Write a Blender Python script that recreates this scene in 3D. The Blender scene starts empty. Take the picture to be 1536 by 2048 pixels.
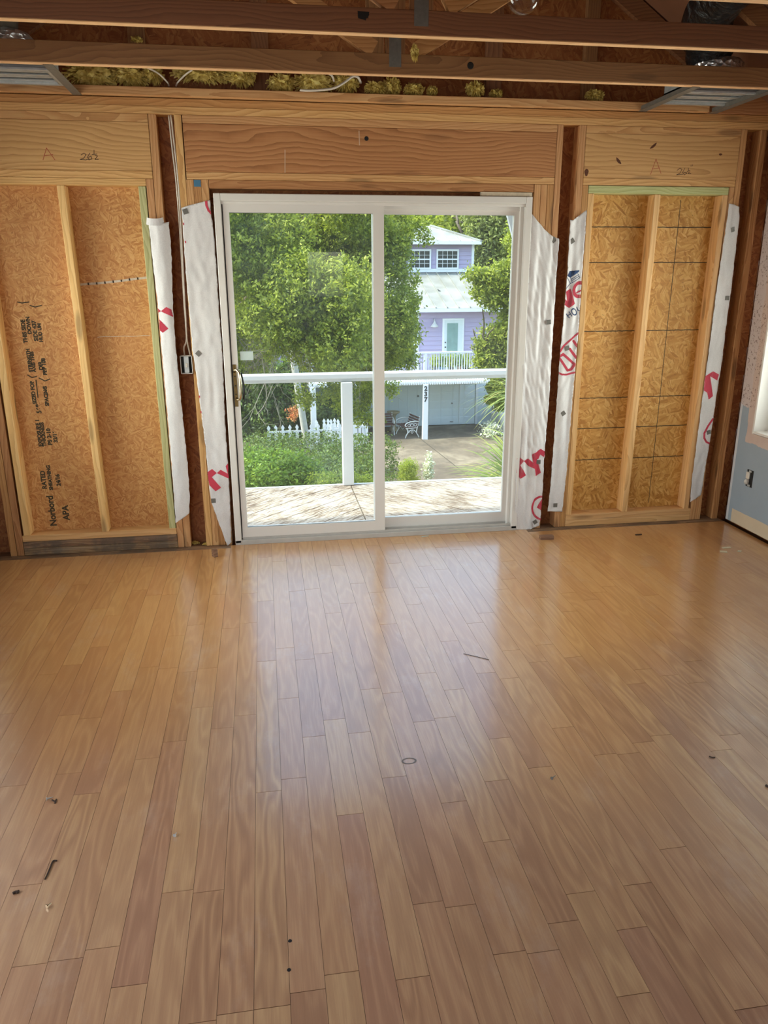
import bpy, bmesh, math, random
import numpy as np
from mathutils import Vector, Matrix
from mathutils.geometry import delaunay_2d_cdt
random.seed(7); RNG = np.random.default_rng(7)
SC = bpy.context.scene
COL = SC.collection
PI = math.pi

# ------------------------------------------------------------------ camera
FPX, YAW, PITCH, ROLL = 1526.4, 0.1526, 0.2990, -0.0040
CAM = Vector((-0.6735, -4.5777, 1.5915))
fw = Vector((math.sin(YAW)*math.cos(PITCH), math.cos(YAW)*math.cos(PITCH), -math.sin(PITCH)))
r0 = Vector((math.cos(YAW), -math.sin(YAW), 0)); u0 = r0.cross(fw)
rt = r0*math.cos(ROLL) + u0*math.sin(ROLL); up = -r0*math.sin(ROLL) + u0*math.cos(ROLL)
cd = bpy.data.cameras.new('camera'); cam = bpy.data.objects.new('camera', cd); COL.objects.link(cam)
cam.matrix_world = Matrix(((rt.x, up.x, -fw.x, CAM.x), (rt.y, up.y, -fw.y, CAM.y), (rt.z, up.z, -fw.z, CAM.z), (0, 0, 0, 1)))
cd.sensor_fit = 'VERTICAL'; cd.sensor_height = 36; cd.lens = FPX/2048*36
cd.clip_start = .05; cd.clip_end = 300
SC.camera = cam

# ------------------------------------------------------------------ world, sun, window daylight, added fill lamps, exposure
SC.view_settings.view_transform = 'Standard'; SC.view_settings.look = 'None'
SC.view_settings.gamma = 1; SC.view_settings.use_curve_mapping = False
SC.view_settings.exposure = 0.0
W = bpy.data.worlds.new('world'); SC.world = W; W.use_nodes = True
wn = W.node_tree; wn.nodes.clear()
sky = wn.nodes.new('ShaderNodeTexSky'); sky.sky_type = 'NISHITA'; sky.sun_disc = False
sky.sun_elevation = math.radians(58); sky.sun_rotation = math.radians(280); sky.air_density = 1.2; sky.dust_density = 2.5
bg = wn.nodes.new('ShaderNodeBackground'); bg.inputs[1].default_value = 0.68
wo = wn.nodes.new('ShaderNodeOutputWorld')
wn.links.new(sky.outputs[0], bg.inputs[0]); wn.links.new(bg.outputs[0], wo.inputs[0])
SUNDIR = Vector((-0.62, -0.10, 1.0)).normalized()
sl = bpy.data.lights.new('sun', 'SUN'); sl.energy = 5.6; sl.angle = math.radians(1.2); sl.color = (1, .95, .86)
so = bpy.data.objects.new('sun', sl); COL.objects.link(so); so.location = (-10, 2, 20)
so.rotation_euler = SUNDIR.to_track_quat('Z', 'Y').to_euler()
def area_light(name, loc, look, sx, sy, e, col=(1, .965, .92)):
    l = bpy.data.lights.new(name, 'AREA'); l.shape = 'RECTANGLE'; l.size = sx; l.size_y = sy; l.energy = e; l.color = col
    o = bpy.data.objects.new(name, l); COL.objects.link(o); o.location = loc
    o.rotation_euler = Vector(look).to_track_quat('-Z', 'Z').to_euler()
    return o
# front pair: daylight through the windows; mid and back lamps are added fill
area_light('daylight_right_front', (2.62, -.83, 1.35), (-1, .0, -.2), 1.25, 1.4, 76)
area_light('daylight_left_front', (-2.62, -.83, 1.35), (1, .0, -.2), 1.25, 1.4, 76)
area_light('fill_right_mid', (2.62, -3.0, 1.35), (-1, .25, -.2), 1.5, 1.4, 19)
area_light('fill_left_mid', (-2.62, -3.4, 1.35), (1, .45, -.1), 2.3, 1.6, 25)
area_light('fill_back', (-1.80, -7.75, 1.35), (.15, 1, -.05), 1.0, 1.9, 28)

# ------------------------------------------------------------------ pixel measuring helpers (photo pixel -> point of the place)
def ray(px, py): return rt*((px-768)/FPX) - up*((py-1024)/FPX) + fw
def atY(px, py, y=0.0):
    d = ray(px, py); return CAM + d*((y-CAM.y)/d.y)
def atZ(px, py, z=0.0):
    d = ray(px, py); return CAM + d*((z-CAM.z)/d.z)
def atX(px, py, x):
    d = ray(px, py); return CAM + d*((x-CAM.x)/d.x)
def topx(x, y, z):
    dx, dy, dz = x-CAM.x, y-CAM.y, z-CAM.z
    w = dx*fw.x+dy*fw.y+dz*fw.z
    return 768+FPX*(dx*rt.x+dy*rt.y+dz*rt.z)/w, 1024-FPX*(dx*up.x+dy*up.y+dz*up.z)/w

# ------------------------------------------------------------------ material helpers
class NT:
    def __init__(s, name):
        s.m = bpy.data.materials.new(name); s.m.use_nodes = True; s.t = s.m.node_tree; s.t.nodes.clear()
        s.out = s.t.nodes.new('ShaderNodeOutputMaterial')
    def n(s, typ, ins=None, **kw):
        nd = s.t.nodes.new('ShaderNode'+typ)
        for k, v in kw.items(): setattr(nd, k, v)
        for k, v in (ins or {}).items():
            sock = nd.inputs[k]
            if isinstance(v, bpy.types.NodeSocket): s.t.links.new(v, sock)
            else: sock.default_value = v
        return nd
    def math(s, op, a, b=0.0, c=None, clamp=False):
        i = {0: a, 1: b}
        if c is not None: i[2] = c
        nd = s.n('Math', i, operation=op); nd.use_clamp = clamp; return nd.outputs[0]
    def mix(s, f, a, b, mode='MIX'):
        nd = s.n('Mix', None, data_type='RGBA', blend_type=mode)
        for sock, v in ((nd.inputs[0], f), (nd.inputs[6], a), (nd.inputs[7], b)):
            if isinstance(v, bpy.types.NodeSocket): s.t.links.new(v, sock)
            else: sock.default_value = v if not isinstance(v, tuple) else (v+(1,))[:4]
        return nd.outputs[2]
    def ramp(s, f, stops):
        nd = s.n('ValToRGB', {0: f}); cr = nd.color_ramp
        while len(cr.elements) < len(stops): cr.elements.new(.5)
        for e, (p, c) in zip(cr.elements, stops):
            e.position = p; e.color = (c+(1,))[:4] if isinstance(c, tuple) else (c, c, c, 1)
        return nd.outputs[0]
    def bsdf(s, col, rough=.6, bump=None, bs=.2, bd=.002, **kw):
        i = {'Base Color': col if isinstance(col, bpy.types.NodeSocket) else (col+(1,))[:4], 'Roughness': rough}
        i.update(kw)
        if bump is not None: i['Normal'] = s.n('Bump', {'Height': bump, 'Strength': bs, 'Distance': bd}).outputs[0]
        b = s.n('BsdfPrincipled', i); s.t.links.new(b.outputs[0], s.out.inputs[0]); return b
def plain(name, col, rough=.6, metal=0.0, noise=.12, scale=30):
    s = NT(name); tc = s.n('TexCoord').outputs['Object']
    nz = s.n('TexNoise', {'Vector': tc, 'Scale': scale, 'Detail': 4}).outputs[0]
    c = s.mix(nz, tuple(max(0, v*(1-noise)) for v in col), tuple(min(1, v*(1+noise)) for v in col))
    s.bsdf(c, rough, Metallic=metal); return s.m

def lumber(name, dark, mid, light, axis='X', dirt=0.0, knots=.5, ring=19):
    """sawn softwood, grain along the given object axis"""
    s = NT(name)
    tc = s.n('TexCoord').outputs['Object']
    rnd = s.n('ObjectInfo').outputs['Random']
    off = s.n('CombineXYZ', {0: s.math('MULTIPLY', rnd, 37), 1: s.math('MULTIPLY', rnd, 91), 2: s.math('MULTIPLY', rnd, 53)}).outputs[0]
    if axis == 'Z': rot = (0, PI/2, 0)
    elif axis == 'Y': rot = (0, 0, PI/2)
    else: rot = (0, 0, 0)
    v = s.n('Mapping', {'Vector': tc, 'Rotation': rot}).outputs[0]
    v1 = s.n('VectorMath', {0: v, 1: off}, operation='ADD').outputs[0]
    # warp
    wv = s.n('Mapping', {'Vector': v1, 'Scale': (.55, 2.2, 2.2)}).outputs[0]
    wz = s.n('TexNoise', {'Vector': wv, 'Scale': 1.6, 'Detail': 2.5}).outputs['Color']
    wz = s.n('VectorMath', {0: wz, 1: (.5, .5, .5)}, operation='SUBTRACT').outputs[0]
    wz = s.n('VectorMath', {0: wz, 1: (0, .26, .26)}, operation='MULTIPLY').outputs[0]
    vv = s.n('VectorMath', {0: v, 1: wz}, operation='ADD').outputs[0]
    pith = s.n('CombineXYZ', {0: 0.0, 1: s.math('MULTIPLY_ADD', rnd, .06, .02), 2: s.math('MULTIPLY_ADD', rnd, -.18, .06)}).outputs[0]
    vv = s.n('VectorMath', {0: vv, 1: pith}, operation='ADD').outputs[0]
    wave = s.n('TexWave', {'Vector': vv, 'Scale': ring, 'Distortion': 1.2, 'Detail': 2, 'Detail Scale': 1.2}, wave_type='RINGS', rings_direction='X', wave_profile='SAW').outputs['Fac']
    fv = s.n('Mapping', {'Vector': v1, 'Scale': (3, 90, 90)}).outputs[0]
    fine = s.n('TexNoise', {'Vector': fv, 'Scale': 2.2, 'Detail': 3}).outputs[0]
    lv = s.n('Mapping', {'Vector': v1, 'Scale': (1.2, 6, 6)}).outputs[0]
    large = s.n('TexNoise', {'Vector': lv, 'Scale': 1.4, 'Detail': 3}).outputs[0]
    f = s.math('ADD', s.math('MULTIPLY', s.math('POWER', wave, 1.6), .55), s.math('MULTIPLY', fine, .45))
    c = s.ramp(f, [(.12, light), (.5, mid), (.95, dark)])
    c = s.mix(s.math('MULTIPLY', large, .55), c, mid)
    if knots:
        kv = s.n('Mapping', {'Vector': v1, 'Scale': (1.7, 8, 8)}).outputs[0]
        vo = s.n('TexVoronoi', {'Vector': kv, 'Scale': 1.0, 'Randomness': 1}).outputs['Distance']
        k = s.ramp(vo, [(0, 1.0), (.10, 1.0), (.17, .0)])
        c = s.mix(s.math('MULTIPLY', k, knots), c, tuple(x*.28 for x in dark))
    # per piece tone
    hs = s.n('HueSaturation', {'Color': c, 'Hue': s.math('MULTIPLY_ADD', rnd, .016, .492), 'Saturation': 1.0, 'Value': s.math('MULTIPLY_ADD', rnd, .24, .88)}).outputs[0]
    c = hs
    if dirt:
        dz = s.n('TexNoise', {'Vector': tc, 'Scale': 9, 'Detail': 5, 'Roughness': .65}).outputs[0]
        c = s.mix(s.math('MULTIPLY', s.ramp(dz, [(.42, 0.0), (.62, 1.0)]), dirt), c, (.10, .075, .055))
        dz2 = s.n('TexNoise', {'Vector': fv, 'Scale': .5, 'Detail': 5}).outputs[0]
        c = s.mix(s.math('MULTIPLY', s.ramp(dz2, [(.55, 0.0), (.7, 1.0)]), dirt*.7), c, (.45, .38, .3))
    s.bsdf(c, .62, fine, .25, .0015)
    return s.m

def osb(name, cols, tint, scale=1.0, dark=(.16, .07, .025)):
    s = NT(name); tc = s.n('TexCoord').outputs['Object']
    wz = s.n('TexNoise', {'Vector': tc, 'Scale': 9*scale, 'Detail': 2}).outputs['Color']
    wz = s.n('VectorMath', {0: wz, 1: (.02, .02, .02)}, operation='MULTIPLY').outputs[0]
    base = s.n('VectorMath', {0: tc, 1: wz}, operation='ADD').outputs[0]
    layers = []
    for i, (ang, sx) in enumerate(((.25, 1), (1.25, 1.25), (-.7, .9), (2.0, 1.1))):
        m = s.n('Mapping', {'Vector': base, 'Rotation': (0, ang, 0), 'Location': (i*3.1, 0, i*1.7)}).outputs[0]
        m = s.n('Mapping', {'Vector': m, 'Scale': (13*scale*sx, 4, 75*scale*sx)}).outputs[0]
        vo = s.n('TexVoronoi', {'Vector': m, 'Scale': 1.0}).outputs['Color']
        g = s.n('SeparateColor', {0: vo}).outputs[0]
        layers.append((m, g))
    sel = s.n('TexVoronoi', {'Vector': base, 'Scale': 22*scale}).outputs['Color']
    sg = s.n('SeparateColor', {0: sel}).outputs[1]
    v = layers[0][1]
    for i, th in enumerate((.28, .52, .76)):
        fsel = s.math('GREATER_THAN', sg, th)
        mx = s.n('Mix', {0: fsel, 2: v, 3: layers[i+1][1]}, data_type='FLOAT'); v = mx.outputs[0]
    fz = s.n('TexNoise', {'Vector': layers[0][0], 'Scale': 3, 'Detail': 3}).outputs[0]
    v = s.math('ADD', s.math('MULTIPLY', v, .72), s.math('MULTIPLY', fz, .28))
    c = s.ramp(v, [(0, cols[0]), (.35, cols[1]), (.65, cols[2]), (1, cols[3])])
    sp = s.n('TexNoise', {'Vector': base, 'Scale': 70*scale, 'Detail': 3, 'Roughness': .7}).outputs[0]
    c = s.mix(s.ramp(sp, [(.62, 0.0), (.72, .75)]), c, dark)
    lg = s.n('TexNoise', {'Vector': tc, 'Scale': 2.2, 'Detail': 3}).outputs[0]
    c = s.mix(s.ramp(lg, [(.35, 0.0), (.75, .45)]), c, tint)
    s.bsdf(c, .6, v, .3, .001); return s.m

def C(r, g, b):  # display 0..255 -> linear
    f = lambda v: ((v/255+.055)/1.055)**2.4 if v > 10 else v/255/12.92
    return (f(r), f(g), f(b))

M = {}
for ax in 'XYZ':
    M['lum'+ax] = lumber('sawn_pine_'+ax, C(166, 112, 62), C(204, 152, 96), C(226, 182, 126), ax, knots=.5)
    M['new'+ax] = lumber('new_pine_'+ax, C(186, 134, 78), C(222, 174, 114), C(234, 194, 138), ax, knots=.5, ring=12)
    M['old'+ax] = lumber('aged_pine_'+ax, C(134, 84, 44), C(178, 124, 74), C(200, 150, 98), ax, knots=.6)
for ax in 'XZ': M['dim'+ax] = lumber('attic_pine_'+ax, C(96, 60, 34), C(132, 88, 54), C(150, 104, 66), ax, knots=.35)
M['edge'] = lumber('pale_pine_edge', C(196, 140, 96), C(222, 172, 126), C(232, 188, 144), 'X', knots=.1)  # paler pine for the strip under the truss chords
M['hdr'] = lumber('header_pine', C(112, 62, 28), C(182, 126, 74), C(208, 154, 100), 'X', knots=.2, ring=15)
M['hdrL'] = lumber('pale_header_pine', C(160, 108, 56), C(204, 156, 98), C(222, 178, 122), 'X', knots=.4, ring=13)
M['pt'] = lumber('treated_pine', C(140, 136, 84), C(178, 174, 122), C(200, 196, 150), 'Z', knots=.4)
M['ptX'] = lumber('treated_pine_x', C(140, 140, 84), C(184, 184, 124), C(200, 200, 150), 'X', knots=.3)
M['worn'] = lumber('weathered_pine', C(84, 60, 40), C(140, 106, 74), C(176, 146, 110), 'X', dirt=.75)
M['osbL'] = osb('osb_orange', (C(168, 104, 50), C(196, 136, 76), C(212, 158, 96), C(228, 182, 124)), C(190, 126, 70), 1.9)
M['osbR'] = osb('osb_yellow', (C(156, 100, 36), C(196, 142, 66), C(214, 164, 88), C(232, 190, 122)), C(190, 134, 64), 1.15, C(90, 48, 16))
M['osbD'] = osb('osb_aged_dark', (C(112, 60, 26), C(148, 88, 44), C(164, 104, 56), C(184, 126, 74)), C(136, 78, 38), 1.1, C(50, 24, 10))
M['vinyl'] = plain('white_vinyl', C(226, 222, 216), .35, noise=.03, scale=6)
M['track'] = plain('worn_grey_track', C(186, 182, 176), .45, noise=.12, scale=20)
M['black'] = plain('black_rubber', C(22, 22, 22), .5)
M['brass'] = plain('tarnished_brass', C(120, 100, 64), .38, 1.0, .4, 60)
M['bright'] = plain('polished_brass', C(222, 210, 176), .22, 1.0, .1, 40)
M['galv'] = plain('galvanised_steel', C(190, 194, 194), .4, .35, .25, 40)
M['galvd'] = plain('dull_zinc_plate', C(120, 118, 112), .5, .4, .3, 60)
M['inkblk'] = plain('black_stamp_ink', C(66, 58, 42), .8, noise=.5, scale=90)
M['inkpen'] = plain('dark_marker', C(60, 44, 34), .8)
M['inkred'] = plain('red_pencil', C(170, 76, 50), .8)
M['wrapred'] = plain('red_print', C(206, 62, 84), .6, noise=.05)
M['wrapblu'] = plain('blue_print', C(30, 66, 116), .6, noise=.05)
M['cable'] = plain('white_cable_sheath', C(214, 204, 190), .45)
M['concrete_lamp'] = plain('lamp_white', C(214, 214, 208), .4)
M['blue'] = plain('blue_paint_mark', C(70, 120, 150), .8)
M['paint'] = None
def m_wrap():
    s = NT('house_wrap'); tc = s.n('TexCoord').outputs['Object']
    f = s.n('TexNoise', {'Vector': tc, 'Scale': 160, 'Detail': 4, 'Roughness': .7}).outputs[0]
    st = s.n('TexNoise', {'Vector': s.n('Mapping', {'Vector': tc, 'Scale': (5, 5, 1.4)}).outputs[0], 'Scale': 3, 'Detail': 4}).outputs[0]
    c = s.ramp(s.math('ADD', s.math('MULTIPLY', f, .45), s.math('MULTIPLY', st, .55)), [(.3, C(206, 204, 204)), (.6, C(232, 230, 229))])
    s.bsdf(c, .5, f, .15, .001); return s.m
M['wrap'] = m_wrap()
def m_glass():
    s = NT('door_glass'); tc = s.n('TexCoord').outputs['Object']
    fr = s.n('Fresnel', {'IOR': 1.5}).outputs[0]
    f = s.math('MULTIPLY', fr, 1.2, clamp=True)
    tr = s.n('BsdfTransparent', {'Color': (.93, .975, .955, 1)}).outputs[0]
    gl = s.n('BsdfGlossy', {'Color': (1, 1, 1, 1), 'Roughness': 0.0}).outputs[0]
    mx = s.n('MixShader', {0: f, 1: tr, 2: gl}).outputs[0]
    dz = s.n('TexNoise', {'Vector': tc, 'Scale': 2.2, 'Detail': 6, 'Roughness': .7}).outputs[0]
    df = s.n('BsdfTranslucent', {'Color': (.9, .95, .95, 1)}).outputs[0]
    di = s.n('BsdfDiffuse', {'Color': (.9, .95, .95, 1)}).outputs[0]
    dd = s.n('MixShader', {0: .5, 1: df, 2: di}).outputs[0]
    m2 = s.n('MixShader', {0: s.ramp(dz, [(.3, .008), (.75, .045)]), 1: mx, 2: dd}).outputs[0]
    s.t.links.new(m2, s.out.inputs[0]); return s.m
M['glass'] = m_glass()
def m_floor():
    s = NT('oak_floor'); tc = s.n('TexCoord').outputs['Object']
    at = s.n('Attribute', None, attribute_name='pk').outputs['Color']
    sp = s.n('SeparateColor', {0: at}); r, g, b = sp.outputs[0], sp.outputs[1], sp.outputs[2]
    off = s.n('CombineXYZ', {0: s.math('MULTIPLY', g, 40), 1: s.math('MULTIPLY', b, 60), 2: s.math('MULTIPLY', g, 9)}).outputs[0]
    v1 = s.n('VectorMath', {0: tc, 1: off}, operation='ADD').outputs[0]
    # cathedral figure
    wn_ = s.n('TexNoise', {'Vector': s.n('Mapping', {'Vector': v1, 'Scale': (13, 1.7, 1)}).outputs[0], 'Scale': 1.0, 'Detail': 1.5}).outputs[0]
    fig = s.n('Math', {0: s.math('MULTIPLY', wn_, 46)}, operation='SINE').outputs[0]
    fig = s.math('MULTIPLY_ADD', fig, .5, .5)
    fine = s.n('TexNoise', {'Vector': s.n('Mapping', {'Vector': v1, 'Scale': (170, 6, 1)}).outputs[0], 'Scale': 1.3, 'Detail': 4, 'Roughness': .65}).outputs[0]
    tone = s.ramp(r, [(0, C(176, 134, 100)), (.12, C(190, 148, 108)), (.38, C(200, 158, 114)), (.56, C(194, 150, 112)), (.75, C(208, 170, 122)), (.92, C(186, 140, 108)), (1, C(172, 130, 100))])
    gr = s.math('ADD', s.math('MULTIPLY', fig, s.math('MULTIPLY_ADD', b, .45, .12)), s.math('MULTIPLY', fine, .75))
    c = s.mix(s.ramp(gr, [(.3, 0.0), (1.0, .62)]), tone, C(142, 96, 66))
    lite = s.ramp(gr, [(.28, .2), (.5, 0.0)])
    c = s.mix(lite, c, C(228, 192, 144))
    big = s.n('TexNoise', {'Vector': tc, 'Scale': .8, 'Detail': 3}).outputs[0]
    c = s.mix(s.ramp(big, [(.4, 0.0), (.65, .28)]), c, C(172, 136, 112))
    sc = s.n('TexNoise', {'Vector': s.n('Mapping', {'Vector': tc, 'Scale': (3, 1.5, 1), 'Location': (4, 2, 0)}).outputs[0], 'Scale': 1.5, 'Detail': 7, 'Roughness': .75}).outputs[0]
    ps = s.n('SeparateXYZ', {0: s.n('NewGeometry').outputs['Position']})
    gold = s.math('ADD', ps.outputs[1], s.math('MULTIPLY_ADD', big, 2.4, -1.2))
    gold = s.ramp(s.math('MULTIPLY_ADD', gold, .25, 1.0), [(.36, 0.0), (.62, 1.0)])   # yellowed finish away from the walked-on area
    c = s.mix(s.math('MULTIPLY', gold, .42), c, C(222, 160, 84), 'MIX')
    c = s.mix(s.math('MULTIPLY', s.math('SUBTRACT', 1.0, gold), .22), c, C(176, 150, 132))
    c = s.mix(s.ramp(sc, [(.55, 0.0), (.75, .22)]), c, C(214, 204, 194))
    rough = .30
    s.bsdf(c, rough, gr, .12, .001, **{'Coat Weight': 1.0, 'Coat Roughness': .17})
    return s.m
M['floor'] = m_floor()

# ------------------------------------------------------------------ mesh helpers
class MB:
    def __init__(s): s.v = []; s.f = []
    def quad(s, *p):
        n = len(s.v); s.v += [tuple(q) for q in p]; s.f.append(tuple(range(n, n+len(p)))); return s
    def box(s, x0, x1, y0, y1, z0, z1, tx=0.0, ty=0.0):
        n = len(s.v)
        for z, ox, oy in ((z0, 0, 0), (z1, tx, ty)):
            s.v += [(x0+ox, y0+oy, z), (x1+ox, y0+oy, z), (x1+ox, y1+oy, z), (x0+ox, y1+oy, z)]
        s.f += [tuple(n+i for i in q) for q in ((0, 3, 2, 1), (4, 5, 6, 7), (0, 1, 5, 4), (1, 2, 6, 5), (2, 3, 7, 6), (3, 0, 4, 7))]
        return s
    def prism(s, poly, y0, y1):        # polygon in xz, extruded along y
        n = len(s.v); k = len(poly)
        s.v += [(x, y0, z) for x, z in poly] + [(x, y1, z) for x, z in poly]
        s.f += [tuple(n+i for i in range(k)), tuple(n+k+i for i in reversed(range(k)))]
        for i in range(k):
            j = (i+1) % k; s.f.append((n+i, n+k+i, n+k+j, n+j))
        return s
    def beam(s, p0, p1, w, h, upv=(0, 0, 1)):
        p0, p1 = Vector(p0), Vector(p1); d = (p1-p0).normalized(); a = d.cross(Vector(upv))
        if a.length < 1e-4: a = Vector((1, 0, 0))
        a.normalize(); b = a.cross(d).normalized(); n = len(s.v)
        for p in (p0, p1):
            for i, j in ((-1, -1), (1, -1), (1, 1), (-1, 1)): s.v.append(tuple(p+a*(i*w/2)+b*(j*h/2)))
        s.f += [tuple(n+i for i in q) for q in ((0, 1, 2, 3), (4, 7, 6, 5), (0, 4, 5, 1), (1, 5, 6, 2), (2, 6, 7, 3), (3, 7, 4, 0))]
        return s
    def tube(s, pts, r, k=8, caps=True):
        pts = [Vector(p) for p in pts]; rs = r if isinstance(r, (list, tuple)) else [r]*len(pts)
        n = len(s.v); prev = None
        for i, p in enumerate(pts):
            d = (pts[min(i+1, len(pts)-1)]-pts[max(i-1, 0)]).normalized()
            a = prev - d*prev.dot(d) if prev is not None else d.orthogonal()
            if a.length < 1e-5: a = d.orthogonal()
            a.normalize(); prev = a; b = d.cross(a)
            for q in range(k):
                t = 2*PI*q/k; s.v.append(tuple(p+(a*math.cos(t)+b*math.sin(t))*rs[i]))
        for i in range(len(pts)-1):
            for q in range(k):
                q2 = (q+1) % k; s.f.append((n+i*k+q, n+i*k+q2, n+(i+1)*k+q2, n+(i+1)*k+q))
        if caps:
            s.f.append(tuple(n+q for q in reversed(range(k)))); s.f.append(tuple(n+(len(pts)-1)*k+q for q in range(k)))
        return s
    def lathe(s, prof, c, k=20, ax='Z'):
        n = len(s.v)
        for r, h in prof:
            for q in range(k):
                t = 2*PI*q/k; a, b = r*math.cos(t), r*math.sin(t)
                s.v.append((c[0]+a, c[1]+b, c[2]+h) if ax == 'Z' else (c[0]+a, c[1]+h, c[2]+b))
        for i in range(len(prof)-1):
            for q in range(k):
                q2 = (q+1) % k; s.f.append((n+i*k+q, n+i*k+q2, n+(i+1)*k+q2, n+(i+1)*k+q))
        s.f.append(tuple(n+q for q in reversed(range(k)))); s.f.append(tuple(n+(len(prof)-1)*k+q for q in range(k)))
        return s
    def ribbon(s, pts, w, y):          # flat pen stroke in the xz plane
        for a, b in zip(pts, pts[1:]):
            a, b = Vector((a[0], a[1])), Vector((b[0], b[1])); d = (b-a)
            if d.length < 1e-6: continue
            d.normalize(); nn = Vector((-d.y, d.x))*w/2; a2 = a-d*w*.3; b2 = b+d*w*.3
            s.quad((a2.x+nn.x, y, a2.y+nn.y), (a2.x-nn.x, y, a2.y-nn.y), (b2.x-nn.x, y, b2.y-nn.y), (b2.x+nn.x, y, b2.y+nn.y))
        return s
    def build(s, name, mat, parent=None, base=None, bevel=0.0, smooth=False):
        v = np.array(s.v, dtype=float)
        if parent is not None: b = WB[parent.name]
        elif base is not None: b = np.array(base, float)
        else: b = np.array([(v[:, 0].min()+v[:, 0].max())/2, (v[:, 1].min()+v[:, 1].max())/2, v[:, 2].min()])
        me = bpy.data.meshes.new(name); me.from_pydata((v-b).tolist(), [], s.f)
        if bevel:
            bm = bmesh.new(); bm.from_mesh(me)
            bmesh.ops.recalc_face_normals(bm, faces=bm.faces)
            bmesh.ops.bevel(bm, geom=list(bm.edges), offset=bevel, segments=1, affect='EDGES', clamp_overlap=True)
            bm.to_mesh(me); bm.free()
        else:
            bm = bmesh.new(); bm.from_mesh(me); bmesh.ops.recalc_face_normals(bm, faces=bm.faces); bm.to_mesh(me); bm.free()
        if smooth:
            for p in me.polygons: p.use_smooth = True
        me.materials.append(mat)
        o = bpy.data.objects.new(name, me); COL.objects.link(o)
        if parent is not None: o.parent = parent
        else: o.location = b
        WB[o.name] = b
        return o
WB = {}
def empty(name, loc):
    o = bpy.data.objects.new(name, None); o.empty_display_size = .1; COL.objects.link(o); o.location = loc; WB[o.name] = np.array(loc, float); return o
def tag(o, label=None, cat=None, group=None, kind=None):
    if label: o['label'] = label
    if cat: o['category'] = cat
    if group: o['group'] = group
    if kind: o['kind'] = kind
    return o
def part_label(o, label): o['label'] = label; return o
def text_part(body, size, mat, parent, loc, rot, thick=0.0, name='lettering'):
    cu = bpy.data.curves.new('t', 'FONT'); cu.body = body; cu.size = size; cu.extrude = .0003; cu.offset = thick
    to = bpy.data.objects.new('t', cu); COL.objects.link(to)
    dg = bpy.context.evaluated_depsgraph_get(); dg.update()
    me = bpy.data.meshes.new_from_object(to.evaluated_get(dg)); bpy.data.objects.remove(to)
    me.materials.clear(); me.materials.append(mat)
    o = bpy.data.objects.new(name, me); COL.objects.link(o); o.parent = parent
    b = WB[parent.name]; o.location = tuple(np.array(loc)-b); o.rotation_euler = rot; return o

# ================================================================== THE ROOM
# ---- floor: oak strips running towards the door
def build_floor():
    v = []; f = []; cols = []
    rng = random.Random(11)
    w = .0828; x = -.769 - w*22
    while x < 2.4:
        y = -7.5 - rng.random()*.8
        while y < 0:
            L = rng.choice((.35, .5, .62, .75, .9, 1.1, 1.3))*rng.uniform(.85, 1.15)
            yb = -.012 if (-.93 < x+w/2 < .93) else -.062
            ya, y2 = max(y, -7.5), min(y+L, yb)
            if y2-ya > .004:
                g = .0009; n = len(v); c = (rng.random(), rng.random(), rng.random(), 1)
                xa, xb = max(x+g*.5, -2.37), min(x+w-g*.5, 2.352)
                if xb > xa:
                    ys, ye = ya+g, y2-g
                    v += [(xa, ys, 0), (xb, ys, 0), (xb, ye, 0), (xa, ye, 0), (xa, ys, -.006), (xb, ys, -.006), (xb, ye, -.006), (xa, ye, -.006)]
                    f += [(n, n+1, n+2, n+3), (n, n+4, n+5, n+1), (n+1, n+5, n+6, n+2), (n+2, n+6, n+7, n+3), (n+3, n+7, n+4, n)]
                    cols += [c]*8
            y += L
        x += w
    me = bpy.data.meshes.new('floor'); me.from_pydata(v, [], f)
    a = me.color_attributes.new('pk', 'FLOAT_COLOR', 'POINT'); a.data.foreach_set('color', np.array(cols, 'f').ravel())
    me.materials.append(M['floor']); o = bpy.data.objects.new('floor', me); COL.objects.link(o); tag(o, kind='structure')
build_floor()
sub = MB().box(-2.6, 2.6, -7.6, .11, -.25, -.0405).box(-2.37, 2.37, -7.5, -.062, -.0405, -.0065).build('floor_subfloor', plain('subfloor_dark', C(70, 50, 34), .8)); tag(sub, kind='structure')

# ---- front wall sheathing with the door opening
XL, XR = -2.354, 2.354
def ridge(x): return 4.06 - .655*abs(x)
wf = MB()
wf.box(XL-.1, -.905, .0895, .102, -.25, 2.5).box(.905, XR+.1, .0895, .102, -.25, 2.5).box(-.905, .905, .0895, .102, 2.031, 2.5)
wf.box(-.905, .905, .0895, .102, -.25, -.045)
wf.prism([(XL-.1, 2.5), (XR+.1, 2.5), (XR+.1, ridge(XR+.1)), (0, ridge(0)), (XL-.1, ridge(XL-.1))], .0895, .102)
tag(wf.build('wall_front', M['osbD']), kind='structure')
ext = plain('exterior_white_siding', C(225, 225, 222), .6)
wfe = MB(); 
for z in [(-4.8+.18*i) for i in range(41)]:
    z1 = z+.18
    if z1 < -.02 or z > 1.95: wfe.box(-2.6, 2.6, .103, .118, z, z1, 0, -.01)
    else:
        wfe.box(-2.6, -1.0, .103, .118, z, z1, 0, -.01).box(1.0, 2.6, .103, .118, z, z1, 0, -.01)
tag(wfe.build('wall_exterior', ext), kind='structure')
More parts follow.
